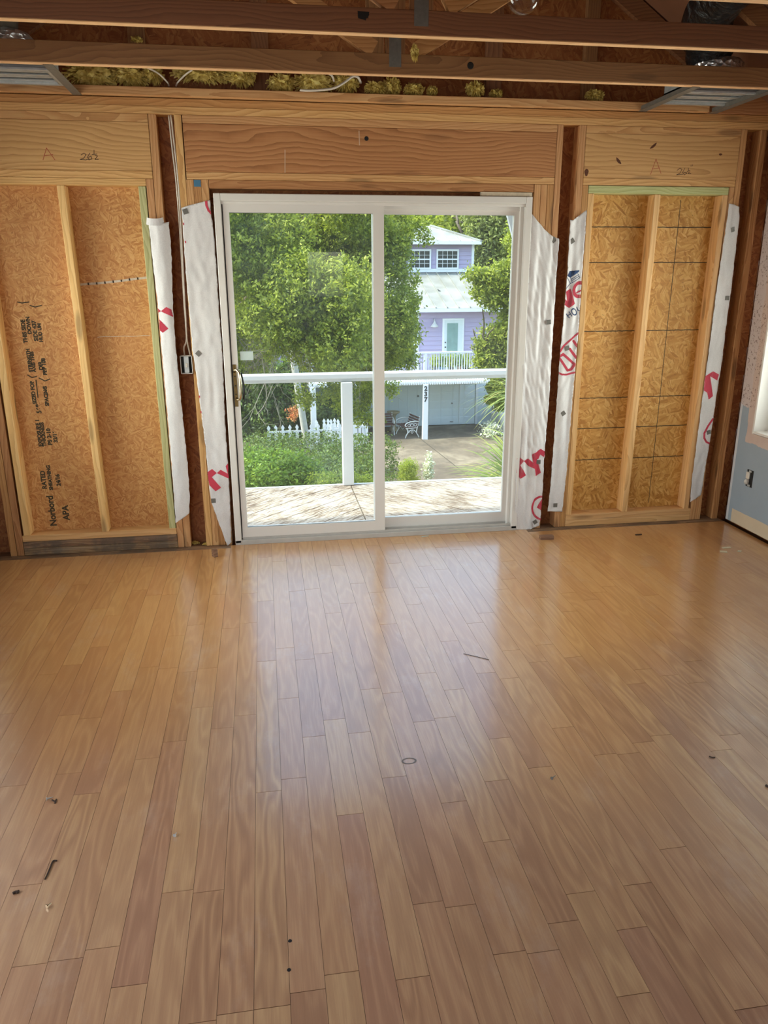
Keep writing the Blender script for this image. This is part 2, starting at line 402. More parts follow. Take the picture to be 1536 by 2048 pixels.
# ---- roof slopes (underside of the sheathing) and side, back walls
rf = MB()
rf.quad((0, -7.6, ridge(0)), (0, .5, ridge(0)), (3.4, .5, ridge(3.4)), (3.4, -7.6, ridge(3.4)))  # eaves stretched wide on both sides, added to keep sun off the floor
rf.quad((0, -7.6, ridge(0)+.02), (0, .5, ridge(0)+.02), (3.4, .5, ridge(3.4)+.02), (3.4, -7.6, ridge(3.4)+.02))
rf.quad((0, -7.6, ridge(0)), (0, .5, ridge(0)), (-3.4, .5, ridge(3.4)), (-3.4, -7.6, ridge(3.4)))
rf.quad((0, -7.6, ridge(0)+.02), (0, .5, ridge(0)+.02), (-3.4, .5, ridge(3.4)+.02), (-3.4, -7.6, ridge(3.4)+.02))
tag(rf.build('ceiling_roof_sheathing', plain('roof_plywood', C(128, 84, 58), .75, noise=.25, scale=5)), kind='structure')

def m_drywall():
    s = NT('drywall_blue_and_paper'); g = s.n('NewGeometry').outputs['Position']
    sx = s.n('SeparateXYZ', {0: g}); Y, Z = sx.outputs[1], sx.outputs[2]
    nz = s.n('TexNoise', {'Vector': g, 'Scale': 9, 'Detail': 5, 'Roughness': .6}).outputs[0]
    big = s.n('TexNoise', {'Vector': g, 'Scale': 2.5, 'Detail': 3}).outputs[0]
    blue = s.mix(nz, C(144, 157, 168), C(154, 166, 176))
    paper = s.mix(nz, C(186, 170, 166), C(204, 192, 188))
    # torn paper above the paint line, following its own ragged edge
    e = s.math('ADD', Z, s.math('MULTIPLY', s.math('SUBTRACT', nz, .5), .10))
    up_ = s.math('GREATER_THAN', e, .80)
    near = s.math('MULTIPLY', s.math('GREATER_THAN', s.math('ADD', Y, s.math('MULTIPLY', s.math('SUBTRACT', big, .5), .12)), -.19), 0.0)
    c = s.mix(s.math('MAXIMUM', up_, near), blue, paper)
    # unpainted strip where the window casing was
    ring = s.math('MULTIPLY', s.math('GREATER_THAN', s.math('ADD', Z, s.math('MULTIPLY', nz, .05)), .595), s.math('LESS_THAN', Y, s.math('MULTIPLY_ADD', nz, .04, -.19)))
    c = s.mix(ring, c, s.mix(nz, C(184, 158, 148), C(206, 188, 176)))
    # glue flecks
    vo = s.n('TexNoise', {'Vector': g, 'Scale': 48, 'Detail': 3, 'Roughness': .8}).outputs[0]
    patch = s.n('TexNoise', {'Vector': g, 'Scale': 7, 'Detail': 1}).outputs[0]
    fl = s.math('MULTIPLY', s.ramp(vo, [(.56, 0.0), (.60, 1.0)]), s.math('MULTIPLY', up_, s.ramp(patch, [(.40, 0.0), (.5, 1.0)])))
    c = s.mix(s.math('MULTIPLY', fl, .8), c, C(96, 70, 56))
    # white primer strip along the corner
    cor = s.math('MULTIPLY', s.math('GREATER_THAN', Y, -.095), s.math('LESS_THAN', Z, .80))
    c = s.mix(s.math('MULTIPLY', cor, .8), c, C(208, 206, 206))
    # bare strip at the bottom where the baseboard was
    b = s.math('LESS_THAN', s.math('ADD', Z, s.math('MULTIPLY', nz, .012)), .118)
    bb = s.math('MULTIPLY', b, s.math('LESS_THAN', Y, -.13))
    c = s.mix(bb, c, s.mix(nz, C(196, 178, 150), C(208, 192, 166)))
    s.bsdf(c, .75, nz, .2, .002); return s.m
dry = m_drywall()
def side_wall(name, xs, mat, wins):
    m = MB(); x0, x1 = (xs, xs+.013) if xs > 0 else (xs-.013, xs)
    y = -.072; z0, z1 = .022, 2.50
    for wa, wb, wz0, wz1 in wins:           # from near the front wall backwards
        m.box(x0, x1, wa, y, z0, z1); m.box(x0, x1, wb, wa, z0, wz0); m.box(x0, x1, wb, wa, wz1, z1); y = wb
    m.box(x0, x1, -7.5, y, z0, z1)
    return tag(m.build(name, mat), kind='structure')
WZ0, WZ1 = .634, 2.03
winR = [(-.225, -1.43, WZ0, WZ1), (-2.25, -3.75, WZ0, WZ1)]  # second opening is unseen, added for the right fill lamp
winL = [(-.225, -1.43, WZ0, WZ1), (-2.25, -4.55, .5, 2.1)]  # second opening is unseen, added for the left fill lamp
side_wall('wall_right', XR, dry, winR)
side_wall('wall_left', XL, dry, winL)
wb = MB()
wb.box(-2.37, -2.25, -7.5, -7.487, 0, 2.5).box(-2.25, -1.3, -7.5, -7.487, 0, .4).box(-2.25, -1.3, -7.5, -7.487, 2.3, 2.5)  # unseen tall opening, added to let the back fill lamp in
wb.box(-1.3, .04, -7.5, -7.487, 0, 2.5).box(.04, .57, -7.5, -7.487, 0, 1.31).box(.04, .57, -7.5, -7.487, 1.95, 2.5).box(.57, 2.37, -7.5, -7.487, 0, 2.5)
wb.prism([(-2.45, 2.5), (2.45, 2.5), (0, ridge(0))], -7.5, -7.487)
tag(wb.build('wall_back', plain('old_drywall', C(170, 160, 150), .8)), kind='structure')
# outside skins of side walls keep the roof space dark
sk = MB()
for s_ in (1, -1):
    xx = s_*2.46
    for a, b, z0, z1 in ((.1, -.2, -4.8, 2.6), (-1.46, -2.2, -4.8, 2.6), (-4.6 if s_ < 0 else -3.8, -7.6, -4.8, 2.6)): sk.box(min(xx, xx+.012*s_), max(xx, xx+.012*s_), b, a, z0, z1)
    for a, b in ((-.2, -1.46), (-2.2, -4.6 if s_ < 0 else -3.8)):
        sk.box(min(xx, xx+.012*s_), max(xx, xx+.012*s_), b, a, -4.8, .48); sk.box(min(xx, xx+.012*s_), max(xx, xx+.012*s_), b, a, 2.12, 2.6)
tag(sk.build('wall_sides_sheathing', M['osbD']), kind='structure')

# ---- windows
def window(name, side, wa, wb_, z0, z1):
    x = XR if side > 0 else XL; o = empty(name, (x, (wa+wb_)/2, z0)); tag(o, kind='structure')
    d = .13*side
    xa, xb = sorted((x-.002*side, x+d)); t = .018
    m = MB().box(xa, xb, wb_+.002, wb_+t, z0, z1).box(xa, xb, wa-t, wa-.002, z0, z1).box(xa, xb, wb_+t, wa-t, z0+.002, z0+t).box(xa, xb, wb_+t, wa-t, z1-t, z1-.002)
    m.build('window_jamb', M['vinyl'], o, bevel=.002)
    xc, xd = sorted((x+d*.72, x+d*1.0)); zm = (z0+z1)/2
    f = MB(); a0, a1 = wb_+t, wa-t; b0, b1 = z0+t, z1-t; w = .04
    f.box(xc, xd, a0, a1, b0, b0+w).box(xc, xd, a0, a1, b1-w, b1).box(xc, xd, a0, a0+w, b0+w, b1-w).box(xc, xd, a1-w, a1, b0+w, b1-w).box(xc, xd, a0+w, a1-w, zm-.02, zm+.02)
    f.build('window_frame', M['vinyl'], o, bevel=.002)
    xm = (xc+xd)/2
    MB().box(xm-.002, xm+.002, a0+w, a1-w, b0+w, b1-w).build('window_pane', M['glass'], o)
window('window_1', 1, -.225, -1.43, WZ0, WZ1)
window('window_2', -1, -.225, -1.43, WZ0, WZ1)
window('added_window_3', 1, -2.25, -3.75, WZ0, WZ1)  # unseen window, added in front of the right fill lamp

# outlet with its hole in the blue wall
cc = (atX(1491, 942, XR)+atX(1508, 972, XR))/2; cy, cz = cc.y, cc.z
o = empty('electrical_outlet', (XR-.002, cy, cz-.05)); tag(o, 'white outlet without cover plate hanging in its hole in the blue wall', 'outlet')
MB().box(XR-.0015, XR+.03, cy-.032, cy+.032, cz-.055, cz+.055).build('outlet_box', M['black'], o)
MB().box(XR-.012, XR-.001, cy-.005, cy+.028, cz-.005, cz+.04).build('receptacle', plain('outlet_ivory', C(214, 206, 194), .5), o, bevel=.003)
MB().lathe([(.004, -.012), (.017, -.010), (.019, -.002), (.012, .004)], (XR-.012, cy+.012, cz-.022), 14, 'Y').build('receptacle', bpy.data.materials['outlet_ivory'], o, smooth=True)
for dz in (.046, -.046): MB().box(XR-.003, XR-.0016, cy-.012, cy+.012, cz+dz-.006, cz+dz+.006).build('mounting_ear', M['galv'], o)

# ---- framing lumber of the front wall (each piece a thing)
YB = .089
def stud(name, x0, x1, z0, z1, mat, label, cat, group=None, tilt=0.0, y0=0.0, y1=YB, nail=True):
    m = MB().box(x0, x1, y0, y1, z0, z1, tilt)
    o = m.build(name, mat, bevel=.0022); tag(o, label, cat, group); return o
G = .0006
stud('top_plate', XL, XR, 2.4525, 2.490, M['oldX'], 'upper long pine top plate running across the wall under the joist nailer', 'beam')
stud('top_plate', XL, XR, 2.4145, 2.4515, M['lumX'], 'lower long pine top plate lying directly on the studs and header caps', 'beam')
stud('ceiling_nailer', XL, 1.93, 2.4915, 2.532, M['lumX'], 'thin pale pine nailer strip on top of the wall plates below the insulation', 'beam', y0=-.043, y1=-.004)
stud('ceiling_nailer', 1.935, XR, 2.4915, 2.58, M['oldX'], 'short taller pine nailer in the ceiling corner beside the right metal strap', 'beam', y0=-.020, y1=.018)
for nm, x0, x1, lab, mt in (('header', -2.190, -1.217, 'left', 'hdrL'), ('header', -1.040, 1.036, 'centre', 'hdr'), ('header', 1.211, 2.173, 'right', 'hdrL')):
    L = {'left': 'over the left boarded opening, with a red A', 'centre': 'over the glass door', 'right': 'over the right boarded opening, with dark knots'}[lab]
    o = stud(nm, x0, x1, 2.1375, 2.3735, M[mt], 'wide pine header board ' + L, 'beam'); 
    if lab == 'left': HL = o
    elif lab == 'right': HR = o
    else: HC = o
    w_ = {'left': 'the left boarded opening', 'centre': 'the glass door', 'right': 'the right boarded opening'}[lab]
    stud('flat_board', x0, x1, 2.3745, 2.4135, M['lumX'], 'flat pine board on top of the header above '+w_, 'beam')
    stud('flat_board', x0, x1, 2.0995, 2.1365, M['lumX'], 'flat pine board right under the header of '+w_, 'beam')
stud('opening_head_plate', -2.150, -1.255, 2.062, 2.0985, M['lumX'], 'second flat pine board above the left OSB panel', 'beam')
stud('opening_head_plate', -.924, .914, 2.055, 2.0985, M['oldX'], 'pine board squeezed between the white door frame and the plate above', 'beam')
stud('opening_head_plate', 1.248, 2.136, 2.054, 2.0965, M['ptX'], 'greenish treated board across the top of the right OSB opening', 'beam')
kings = [('king_stud', -2.229, -2.192, .0, 2.4135, 'oldZ', 'outermost pine stud at the left edge, left of the left opening'),
         ('jack_stud', -2.190, -2.152, .0, 2.0985, 'oldZ', 'pine jack stud with torn white paper left of the left opening'),
         ('jack_stud', -1.254, -1.217, .0, 2.0985, 'lumZ', 'pine jack stud right of the greenish post of the left opening'),
         ('king_stud', -1.2145, -1.177, .0, 2.4135, 'lumZ', 'full height pine stud on the left side of the gap with the switch box'),
         ('king_stud', -1.083, -1.0455, .0, 2.4135, 'lumZ', 'full height pine stud on the right side of the gap with the switch box'),
         ('jack_stud', -1.044, -1.0065, .0, 2.0985, 'lumZ', 'leftmost of the three jack studs left of the glass door'),
         ('jack_stud', -1.0055, -.966, .0, 2.0985, 'oldZ', 'jack stud with blue paint at its top, left of the glass door'),
         ('jack_stud', -.965, -.926, .0, 2.0985, 'lumZ', 'jack stud directly against the left side of the door frame'),
         ('jack_stud', .918, .956, .0, 2.0985, 'lumZ', 'jack stud directly against the right side of the door frame'),
         ('jack_stud', .957, .995, .0, 2.0985, 'lumZ', 'middle one of the three jack studs right of the glass door'),
         ('jack_stud', .996, 1.0355, .0, 2.0985, 'oldZ', 'split jack stud farthest right of the three beside the glass door'),
         ('king_stud', 1.038, 1.074, .0, 2.4135, 'lumZ', 'full height pine stud on the left side of the dark gap right of the door'),
         ('king_stud', 1.171, 1.2095, .0, 2.4135, 'lumZ', 'full height pine stud on the right side of the dark gap right of the door'),
         ('jack_stud', 1.2105, 1.246, .0, 2.0985, 'oldZ', 'jack stud on the left side of the right opening behind the house wrap'),
         ('jack_stud', 2.138, 2.173, .0, 2.0985, 'lumZ', 'jack stud on the right side of the right opening behind the house wrap'),
         ('king_stud', 2.175, 2.212, .0, 2.4135, 'lumZ', 'full height pine stud between the right opening and the dark corner'),
         ('corner_stud', 2.300, 2.340, .0, 2.4135, 'oldZ', 'brown corner stud in the dark gap beside the blue drywall')]
for nm, x0, x1, z0, z1, mt, lab in kings: stud(nm, x0, x1, z0, z1, M[mt], lab, 'stud')
# fill-in studs of the two boarded openings
stud('fill_stud', -2.140, -2.101, .126, 2.061, M['newZ'], 'clean pine stud at the left side of the left OSB panel', 'stud')
stud('fill_stud', -1.692, -1.654, .126, 2.061, M['newZ'], 'clean pine stud in the middle of the left OSB panel', 'stud', tilt=-.022)
stud('fill_stud', -1.297, -1.259, .126, 2.061, M['pt'], 'greenish treated stud at the right side of the left OSB panel', 'stud')
stud('fill_stud', 1.2475, 1.285, .0825, 2.053, M['newZ'], 'clean pine stud at the left side of the right OSB panel', 'stud')
stud('fill_stud', 1.640, 1.678, .0825, 2.053, M['newZ'], 'clean pine stud in the middle of the right OSB panel', 'stud', tilt=.025)
stud('fill_stud', 2.082, 2.119, .0825, 2.053, M['newZ'], 'clean pine stud at the right side of the right OSB panel', 'stud', tilt=.017)
stud('sill_plate', -2.150, -1.256, .087, .1255, M['newX'], 'clean pine sill board under the left OSB panel', 'beam')
stud('sill_plate', -2.150, -1.256, .045, .0860, M['worn'], 'upper weathered board under the left pine sill', 'beam')
stud('sill_plate', -2.150, -1.256, .0005, .0440, M['worn'], 'lower weathered board under the left pine sill', 'beam')
stud('sill_plate', 1.2475, 2.136, .043, .0820, M['newX'], 'upper clean pine sill board under the right OSB panel', 'beam')
stud('sill_plate', 1.2475, 2.136, .0005, .0420, M['newX'], 'lower clean pine sill board under the right OSB panel', 'beam')
stud('sole_plate', XL, -.93, -.039, -.0008, M['worn'], 'dirty weathered sole plate at floor level left of the door', 'beam', y0=-.058, y1=.089)
stud('sole_plate', .93, XR, -.039, -.0008, M['worn'], 'dirty weathered sole plate at floor level right of the door', 'beam', y0=-.058, y1=.089)

# ---- the two newer OSB panels
pl = MB().box(-2.150, -1.256, .0835, .0888, .126, 2.062).build('osb_panel', M['osbL']); tag(pl, 'orange OSB panel with black stamped writing behind the left studs', 'panel')
pr_ = MB().box(1.2475, 2.136, .0835, .0888, .083, 2.0535).build('osb_panel', M['osbR']); tag(pr_, 'yellow OSB panel with black grid lines behind the right studs', 'panel')
gl = MB(); rr = random.Random(3)
for py in (454, 525, 662, 795, 855, 917):
    zc = atY(1230, py, .083).z; xs = np.linspace(1.26, 2.13, 60); pts = [(x, zc+rr.uniform(-.0012, .0012)) for x in xs]
    gl.ribbon(pts, .0055, .0831)
p0, p1 = atY(1362, 400, .083), atY(1297, 1005, .083)
gl.ribbon([(p0.x+(p1.x-p0.x)*i/40+rr.uniform(-.001, .001), p0.z+(p1.z-p0.z)*i/40) for i in range(41)], .004, .0831)
part_label(gl.build('stamped_grid', M['inkblk'], pr_), 'black stamped grid lines')
for body, px, py, size in (('Norbord', 108, 1052, .052), ('APA', 134, 1040, .050), ('RATED', 90, 978, .036), ('SHEATHING', 103, 980, .028), ('24/16', 118, 972, .032),
                           ('EXPOSURE 1', 82, 893, .029), ('THICKNESS', 90, 893, .028), ('PS 2-10', 101, 890, .032), ('32/16', 112, 885, .030), ('568', 79, 827, .036),
                           ('SIZED FOR', 70, 808, .028), ('SPACING', 95, 812, .028), ('STRENGTH', 62, 744, .026), ('AXIS THIS', 69, 744, .026), ('DIR.', 83, 740, .030), ('PRP 108', 91, 750, .028),
                           ('THIS SIDE', 52, 686, .030), ('DOWN', 60, 668, .028), ('SIDE 437', 73, 682, .030), ('HUD UM', 83, 684, .026)):
    p = atY(px, py, .0829)
    text_part(body, size, M['inkblk'], pl, (p.x+size*.3, .0829, p.z), (PI/2, 0, 0), .0016, 'stamp_lettering').rotation_euler = Matrix(((0, -1, 0), (0, 0, -1), (1, 0, 0))).to_euler()
for pts in (((35, 604), (44, 606), (58, 604)), ((60, 611), (70, 614), (83, 611)), ((55, 750), (64, 755), (73, 753)), ((78, 756), (90, 762), (100, 758)), ((72, 760), (76, 795)), ((88, 775), (96, 790))):
    MB().ribbon([(atY(a, b, .0829).x, atY(a, b, .0829).z) for a, b in pts], .006, .0829).build('stamp_line', M['inkblk'], pl)
ch = MB(); M['pchalk'] = plain('pale_chalk', C(206, 190, 172), .9, noise=.3, scale=80)
for (a, b, w) in (((160, 570), (292, 556), .012), ((195, 674), (300, 671), .003)):
    A, B = atY(*a, .0829), atY(*b, .0829); ch = MB(); ch.ribbon([(A.x+(B.x-A.x)*i/8, A.z+(B.z-A.z)*i/8+rr.uniform(-.002, .002)) for i in range(9)], w, .0829)
    part_label(ch.build('chalk_streak', M['pchalk'], pl), 'pale chalky streak')
# hand writing on the headers
def strokes(par, mat, w, lines, name):
    m = MB()
    for ln in lines: m.ribbon([(atY(a, b, -.0006).x, atY(a, b, -.0006).z) for a, b in ln], w, -.0008)
    return m.build(name, mat, par)
strokes(HL, M['inkred'], .003, [[(86, 320), (93, 296), (110, 320)], [(88, 312), (106, 309)]], 'pencil_letter')
strokes(HL, M['inkpen'], .0028, [[(162, 310), (168, 306), (172, 309), (168, 316), (160, 319), (172, 320), (178, 318)], [(180, 306), (175, 314), (178, 320), (184, 318), (182, 312), (176, 315)], [(188, 300), (188, 308)], [(184, 309), (194, 308)], [(190, 311), (195, 312), (190, 319), (197, 319)]], 'handwritten_number')
strokes(HR, M['inkred'], .003, [[(1301, 349), (1312, 318), (1322, 347)], [(1305, 338), (1319, 336)]], 'pencil_letter')
strokes(HR, M['inkpen'], .0028, [[(1354, 341), (1360, 336), (1364, 339), (1360, 346), (1353, 350), (1366, 349)], [(1370, 336), (1365, 345), (1369, 350), (1374, 346), (1367, 345)], [(1377, 336), (1377, 341)], [(1374, 343), (1380, 341)], [(1380, 343), (1376, 347), (1382, 347)], [(1382, 330), (1382, 333)], [(1385, 329), (1385, 332)]], 'handwritten_number')
M['chalk'] = plain('chalk_white', C(204, 176, 148), .9)
for l_ in ([(718, 262), (719, 290)], [(570, 300), (570, 345)]): strokes(HC, M['chalk'], .005, [l_], 'chalk_mark')
kn = MB()
c_ = atY(733, 277, -.001); kn.lathe([(.001, -.0006), (.011, -.0004), (.012, .0004)], (c_.x, -.0005, c_.z), 12, 'Y'); part_label(kn.build('bolt_hole', M['black'], HC), 'dark round hole')
M['knot'] = plain('dark_knot', C(96, 52, 28), .7, noise=.4, scale=120)
for (px_, py_, sx, sz, a) in ((1307, 292, .024, .007, .7), (1237, 322, .022, .008, -.8), (1441, 309, .01, .006, 0), (1173, 345, .012, .02, 0)):
    c = atY(px_, py_, -.0008); ring = []
    for i in range(14):
        t = 2*PI*i/14; x, z = sx*math.cos(t)*(1+.2*math.sin(3*t)), sz*math.sin(t)
        ring.append((c.x+x*math.cos(a)-z*math.sin(a), -.0008, c.z+x*math.sin(a)+z*math.cos(a)))
    part_label(MB().quad(*ring).build('knot', M['knot'], HR), 'dark knot')
bp = MB(); p = atY(395, 363, -.0009); q = atY(395, 372, -.0009); bp.box(-1.004, -.968, -.0011, -.0003, 2.062, 2.096)
jack_blue = [o_ for o_ in COL.objects if o_.get('label', '').startswith('jack stud with blue')][0]
part_label(bp.build('paint_mark', M['blue'], jack_blue), 'blue paint dab')

# ---- sliding glass door
D = empty('door_1', (0, 0, 0)); tag(D, kind='structure')
y0, y1 = -.018, .088
fr = MB()
fr.box(-.905, -.868, y0, y1, .012, 2.03).box(.868, .905, y0, y1, .012, 2.03).box(-.868, .868, y0, y1, 1.992, 2.03)
fr.box(-.868, -.856, y0+.012, y0+.03, .03, 1.985).box(-.868, .868, y0+.01, y0+.03, 1.975, 1.992)
fr.box(.846, .868, y0+.035, y1-.01, .03, 1.99).box(.036, .868, .03, y1-.01, 1.955, 1.99)
fr.build('door_frame', M['vinyl'], D, bevel=.003)
th = MB().box(-.905, .905, y0, y1, -.0005, .030).box(-.868, .868, -.006, .004, .03, .045).box(-.868, .868, .036, .042, .03, .050)
part_label(th.build('threshold', M['track'], D, bevel=.002), 'grey worn threshold track')
def sash(x0, x1, z0, z1, ya, yb, wl, wr, wt, wbm, nm):
    m = MB(); e = .001
    m.prism([(x0, z0), (x1, z0), (x1-wr, z0+wbm), (x0+wl, z0+wbm)], ya, yb).prism([(x0, z1), (x0+wl, z1-wt), (x1-wr, z1-wt), (x1, z1)], ya, yb)
    m.prism([(x0, z0), (x0+wl, z0+wbm), (x0+wl, z1-wt), (x0, z1)], ya, yb).prism([(x1, z0), (x1, z1), (x1-wr, z1-wt), (x1-wr, z0+wbm)], ya, yb)
    o = m.build(nm, M['vinyl'], D)
    ym = (ya+yb)/2
    g = MB().box(x0+wl-.003, x1-wr+.003, ym-.003, ym+.003, z0+wbm-.003, z1-wt+.003).build('glass_pane', M['glass'], D)
    return o, ym
s1, ym1 = sash(-.866, .036, .046, 1.975, -.006, .028, .040, .062, .042, .062, 'sliding_panel')
s2, ym2 = sash(-.026, .848, .050, 1.985, .040, .072, .06, .030, .052, .062, 'fixed_panel')
gk = MB(); gk.box(-.829, -.0255, ym1-.008, ym1-.0035, .106, .110).box(-.829, -.0255, ym1-.008, ym1-.0035, 1.931, 1.935)
part_label(gk.build('gasket', plain('grey_gasket', C(110, 116, 116), .6), D), 'grey glazing gasket')
# handle
hp = MB().box(-.858, -.838, -.011, -.0065, .862, 1.108); part_label(hp.build('handle_plate', M['brass'], D, bevel=.002), 'tarnished brass plate')
hd = MB(); P = [(-.850, -.012, 1.066), (-.846, -.026, 1.078), (-.834, -.038, 1.080), (-.822, -.045, 1.066), (-.818, -.046, 1.03), (-.818, -.046, .95), (-.820, -.045, .925), (-.826, -.036, .908), (-.838, -.024, .904), (-.846, -.012, .912)]
hd.tube(P, [.0075, .008, .008, .008, .0085, .0085, .008, .0075, .007, .0065], 12); part_label(hd.build('door_handle', M['bright'], D, smooth=True), 'cream and brass pull handle')
hb = MB(); hb.tube([(-.812, -.020, 1.06), (-.802, -.018, 1.0), (-.800, -.018, .95), (-.806, -.020, .905)], .006, 8); part_label(hb.build('handle_grip', M['black'], D, smooth=True), 'black outer grip of the handle')
sc_ = MB()
for z in (1.04, .985, .935): sc_.lathe([(.001, -.003), (.004, -.002), (.004, .0)], (-.848, -.0112, z), 10, 'Y')
sc_.build('handle_screw', M['black'], D)
sg = MB(); a, b = atY(480, 703, ym1-.004), atY(507, 720, ym1-.004); sg.box(a.x, b.x, ym1-.0045, ym1-.0035, b.z, a.z); tag(sg.build('glass_label', plain('pale_label', C(206, 224, 220), .5)), 'small blank white sticker on the door glass above the handle', 'sticker')
# foam and shim above the frame
fo = MB(); fo.box(.60, .905, -.004, .02, 2.033, 2.0535); tag(fo.build('shim', plain('foam_paper', C(206, 190, 164), .9, noise=.3, scale=60)), 'pale torn shim wedged above the right end of the door frame', 'shim')

# ---- switch box with its cables in the left gap
bx = empty('switch_box', (-1.115, -.004, 1.058)); tag(bx, 'metal switch box with a white toggle switch in the gap left of the door', 'switch box')
x0, x1, z0, z1 = -1.151, -1.0845, 1.06, 1.163
b_ = MB().box(x0, x0+.003, -.012, .05, z0, z1).box(x1-.003, x1, -.012, .05, z0, z1).box(x0, x1, -.012, .05, z0, z0+.003).box(x0, x1, -.012, .05, z1-.003, z1).box(x0, x1, .046, .05, z0, z1)
b_.build('box_shell', M['vinyl'], bx)
MB().box(x0+.004, x1-.004, .040, .046, z0+.004, z1-.004).build('box_inside', M['black'], bx)
MB().box(-1.130, -1.104, -.009, -.004, z0+.006, z1-.006).box(-1.127, -1.107, -.004, .03, z0+.02, z1-.02).build('switch_body', M['galv'], bx)
MB().box(-1.121, -1.113, -.020, -.009, 1.098, 1.122).build('toggle', M['cable'], bx, bevel=.001)
def curve(pts, n=10):
    out = []; P = [Vector(p) for p in pts]; P = [P[0]*2-P[1]]+P+[P[-1]*2-P[-2]]
    for i in range(1, len(P)-2):
        for k in range(n):
            t = k/n; a, b, c, d = P[i-1:i+3]
            out.append(.5*((2*b)+(-a+c)*t+(2*a-5*b+4*c-d)*t*t+(-a+3*b-3*c+d)*t**3))
    out.append(P[-2]); return out
def cable(pts, r, label, name='electric_cable', mat='cable', k=8):
    return tag(MB().tube(curve(pts), r, k).build(name, M[mat], smooth=True), label, 'cable')
def yp(a, b, y): p = atY(a, b, y); return (p.x, y, p.z)
cable([(-1.098, .012, 2.412), yp(350, 300, .008), yp(356, 360, .004), yp(362, 450, .000), yp(367, 560, -.004), yp(372, 650, -.002), yp(374, 680, .004), (-1.095, .02, 1.165)], .0045, 'white electric cable nearer the door side, dropping into the switch box')
cable([(-1.110, .022, 2.412), yp(345, 300, .02), yp(352, 360, .014), yp(359, 450, .010), yp(368, 600, .006), yp(373, 675, .008), yp(368, 695, .02), (-1.128, .03, 1.165)], .0045, 'white electric cable farther from the door, dropping into the switch box')

# ---- house wrap strips
def wrap(name, outline, label, fold, seed):
    pts = [atY(a, b, -.006) for a, b in outline]; P2 = [(p.x, p.z) for p in pts]
    # dense outline
    o2 = []
    for i in range(len(P2)):
        a, b = Vector(P2[i]), Vector(P2[(i+1) % len(P2)]); n = max(1, int((b-a).length/.02))
        for k in range(n):
            q = a.lerp(b, k/n); o2.append(Vector((q.x+(math.sin(q.y*60+seed)+math.sin(q.y*131))*.0012, q.y)))
    xs = [p[0] for p in P2]; zs = [p[1] for p in P2]
    poly = np.array([(p.x, p.y) for p in o2])
    gx, gz = np.meshgrid(np.arange(min(xs), max(xs), .007), np.arange(min(zs), max(zs), .012)); q = np.stack([gx.ravel(), gz.ravel()], 1)
    q = q[inside(q, poly)]
    d = np.min(np.abs(q[:, None, :]-poly[None, :, :]).sum(2), 1) if len(q) < 20000 else np.ones(len(q)); q = q[d > .005]
    allp = o2+[Vector(t) for t in q.tolist()]; ne = len(o2)
    res = delaunay_2d_cdt(allp, [(i, (i+1) % ne) for i in range(ne)], [list(range(ne))], 1, 1e-6)
    V = [(p.x, fold(p.x, p.y), p.y) for p in res[0]]; F = [tuple(f) for f in res[2]]
    m = MB(); m.v = V; m.f = F
    o = m.build(name, M['wrap'], smooth=True); tag(o, label, 'house wrap')
    so_ = o.modifiers.new('s', 'SOLIDIFY'); so_.thickness = .0006; so_.offset = 1
    return o, poly
def inside(q, poly):
    x, z = q[:, 0], q[:, 1]; c = np.zeros(len(q), bool); n = len(poly); j = n-1
    for i in range(n):
        xi, zi = poly[i]; xj, zj = poly[j]
        if zi != zj:
            t = ((zi > z) != (zj > z)) & (x < (xj-xi)*(z-zi)/(zj-zi)+xi); c ^= t
        j = i
    return c
def seg_d(q, a, b):
    a, b = np.array(a, float), np.array(b, float); d = b-a; t = np.clip(((q-a)@d)/max((d@d), 1e-9), 0, 1)
    return np.linalg.norm(q-(a+t[:, None]*d), axis=1)
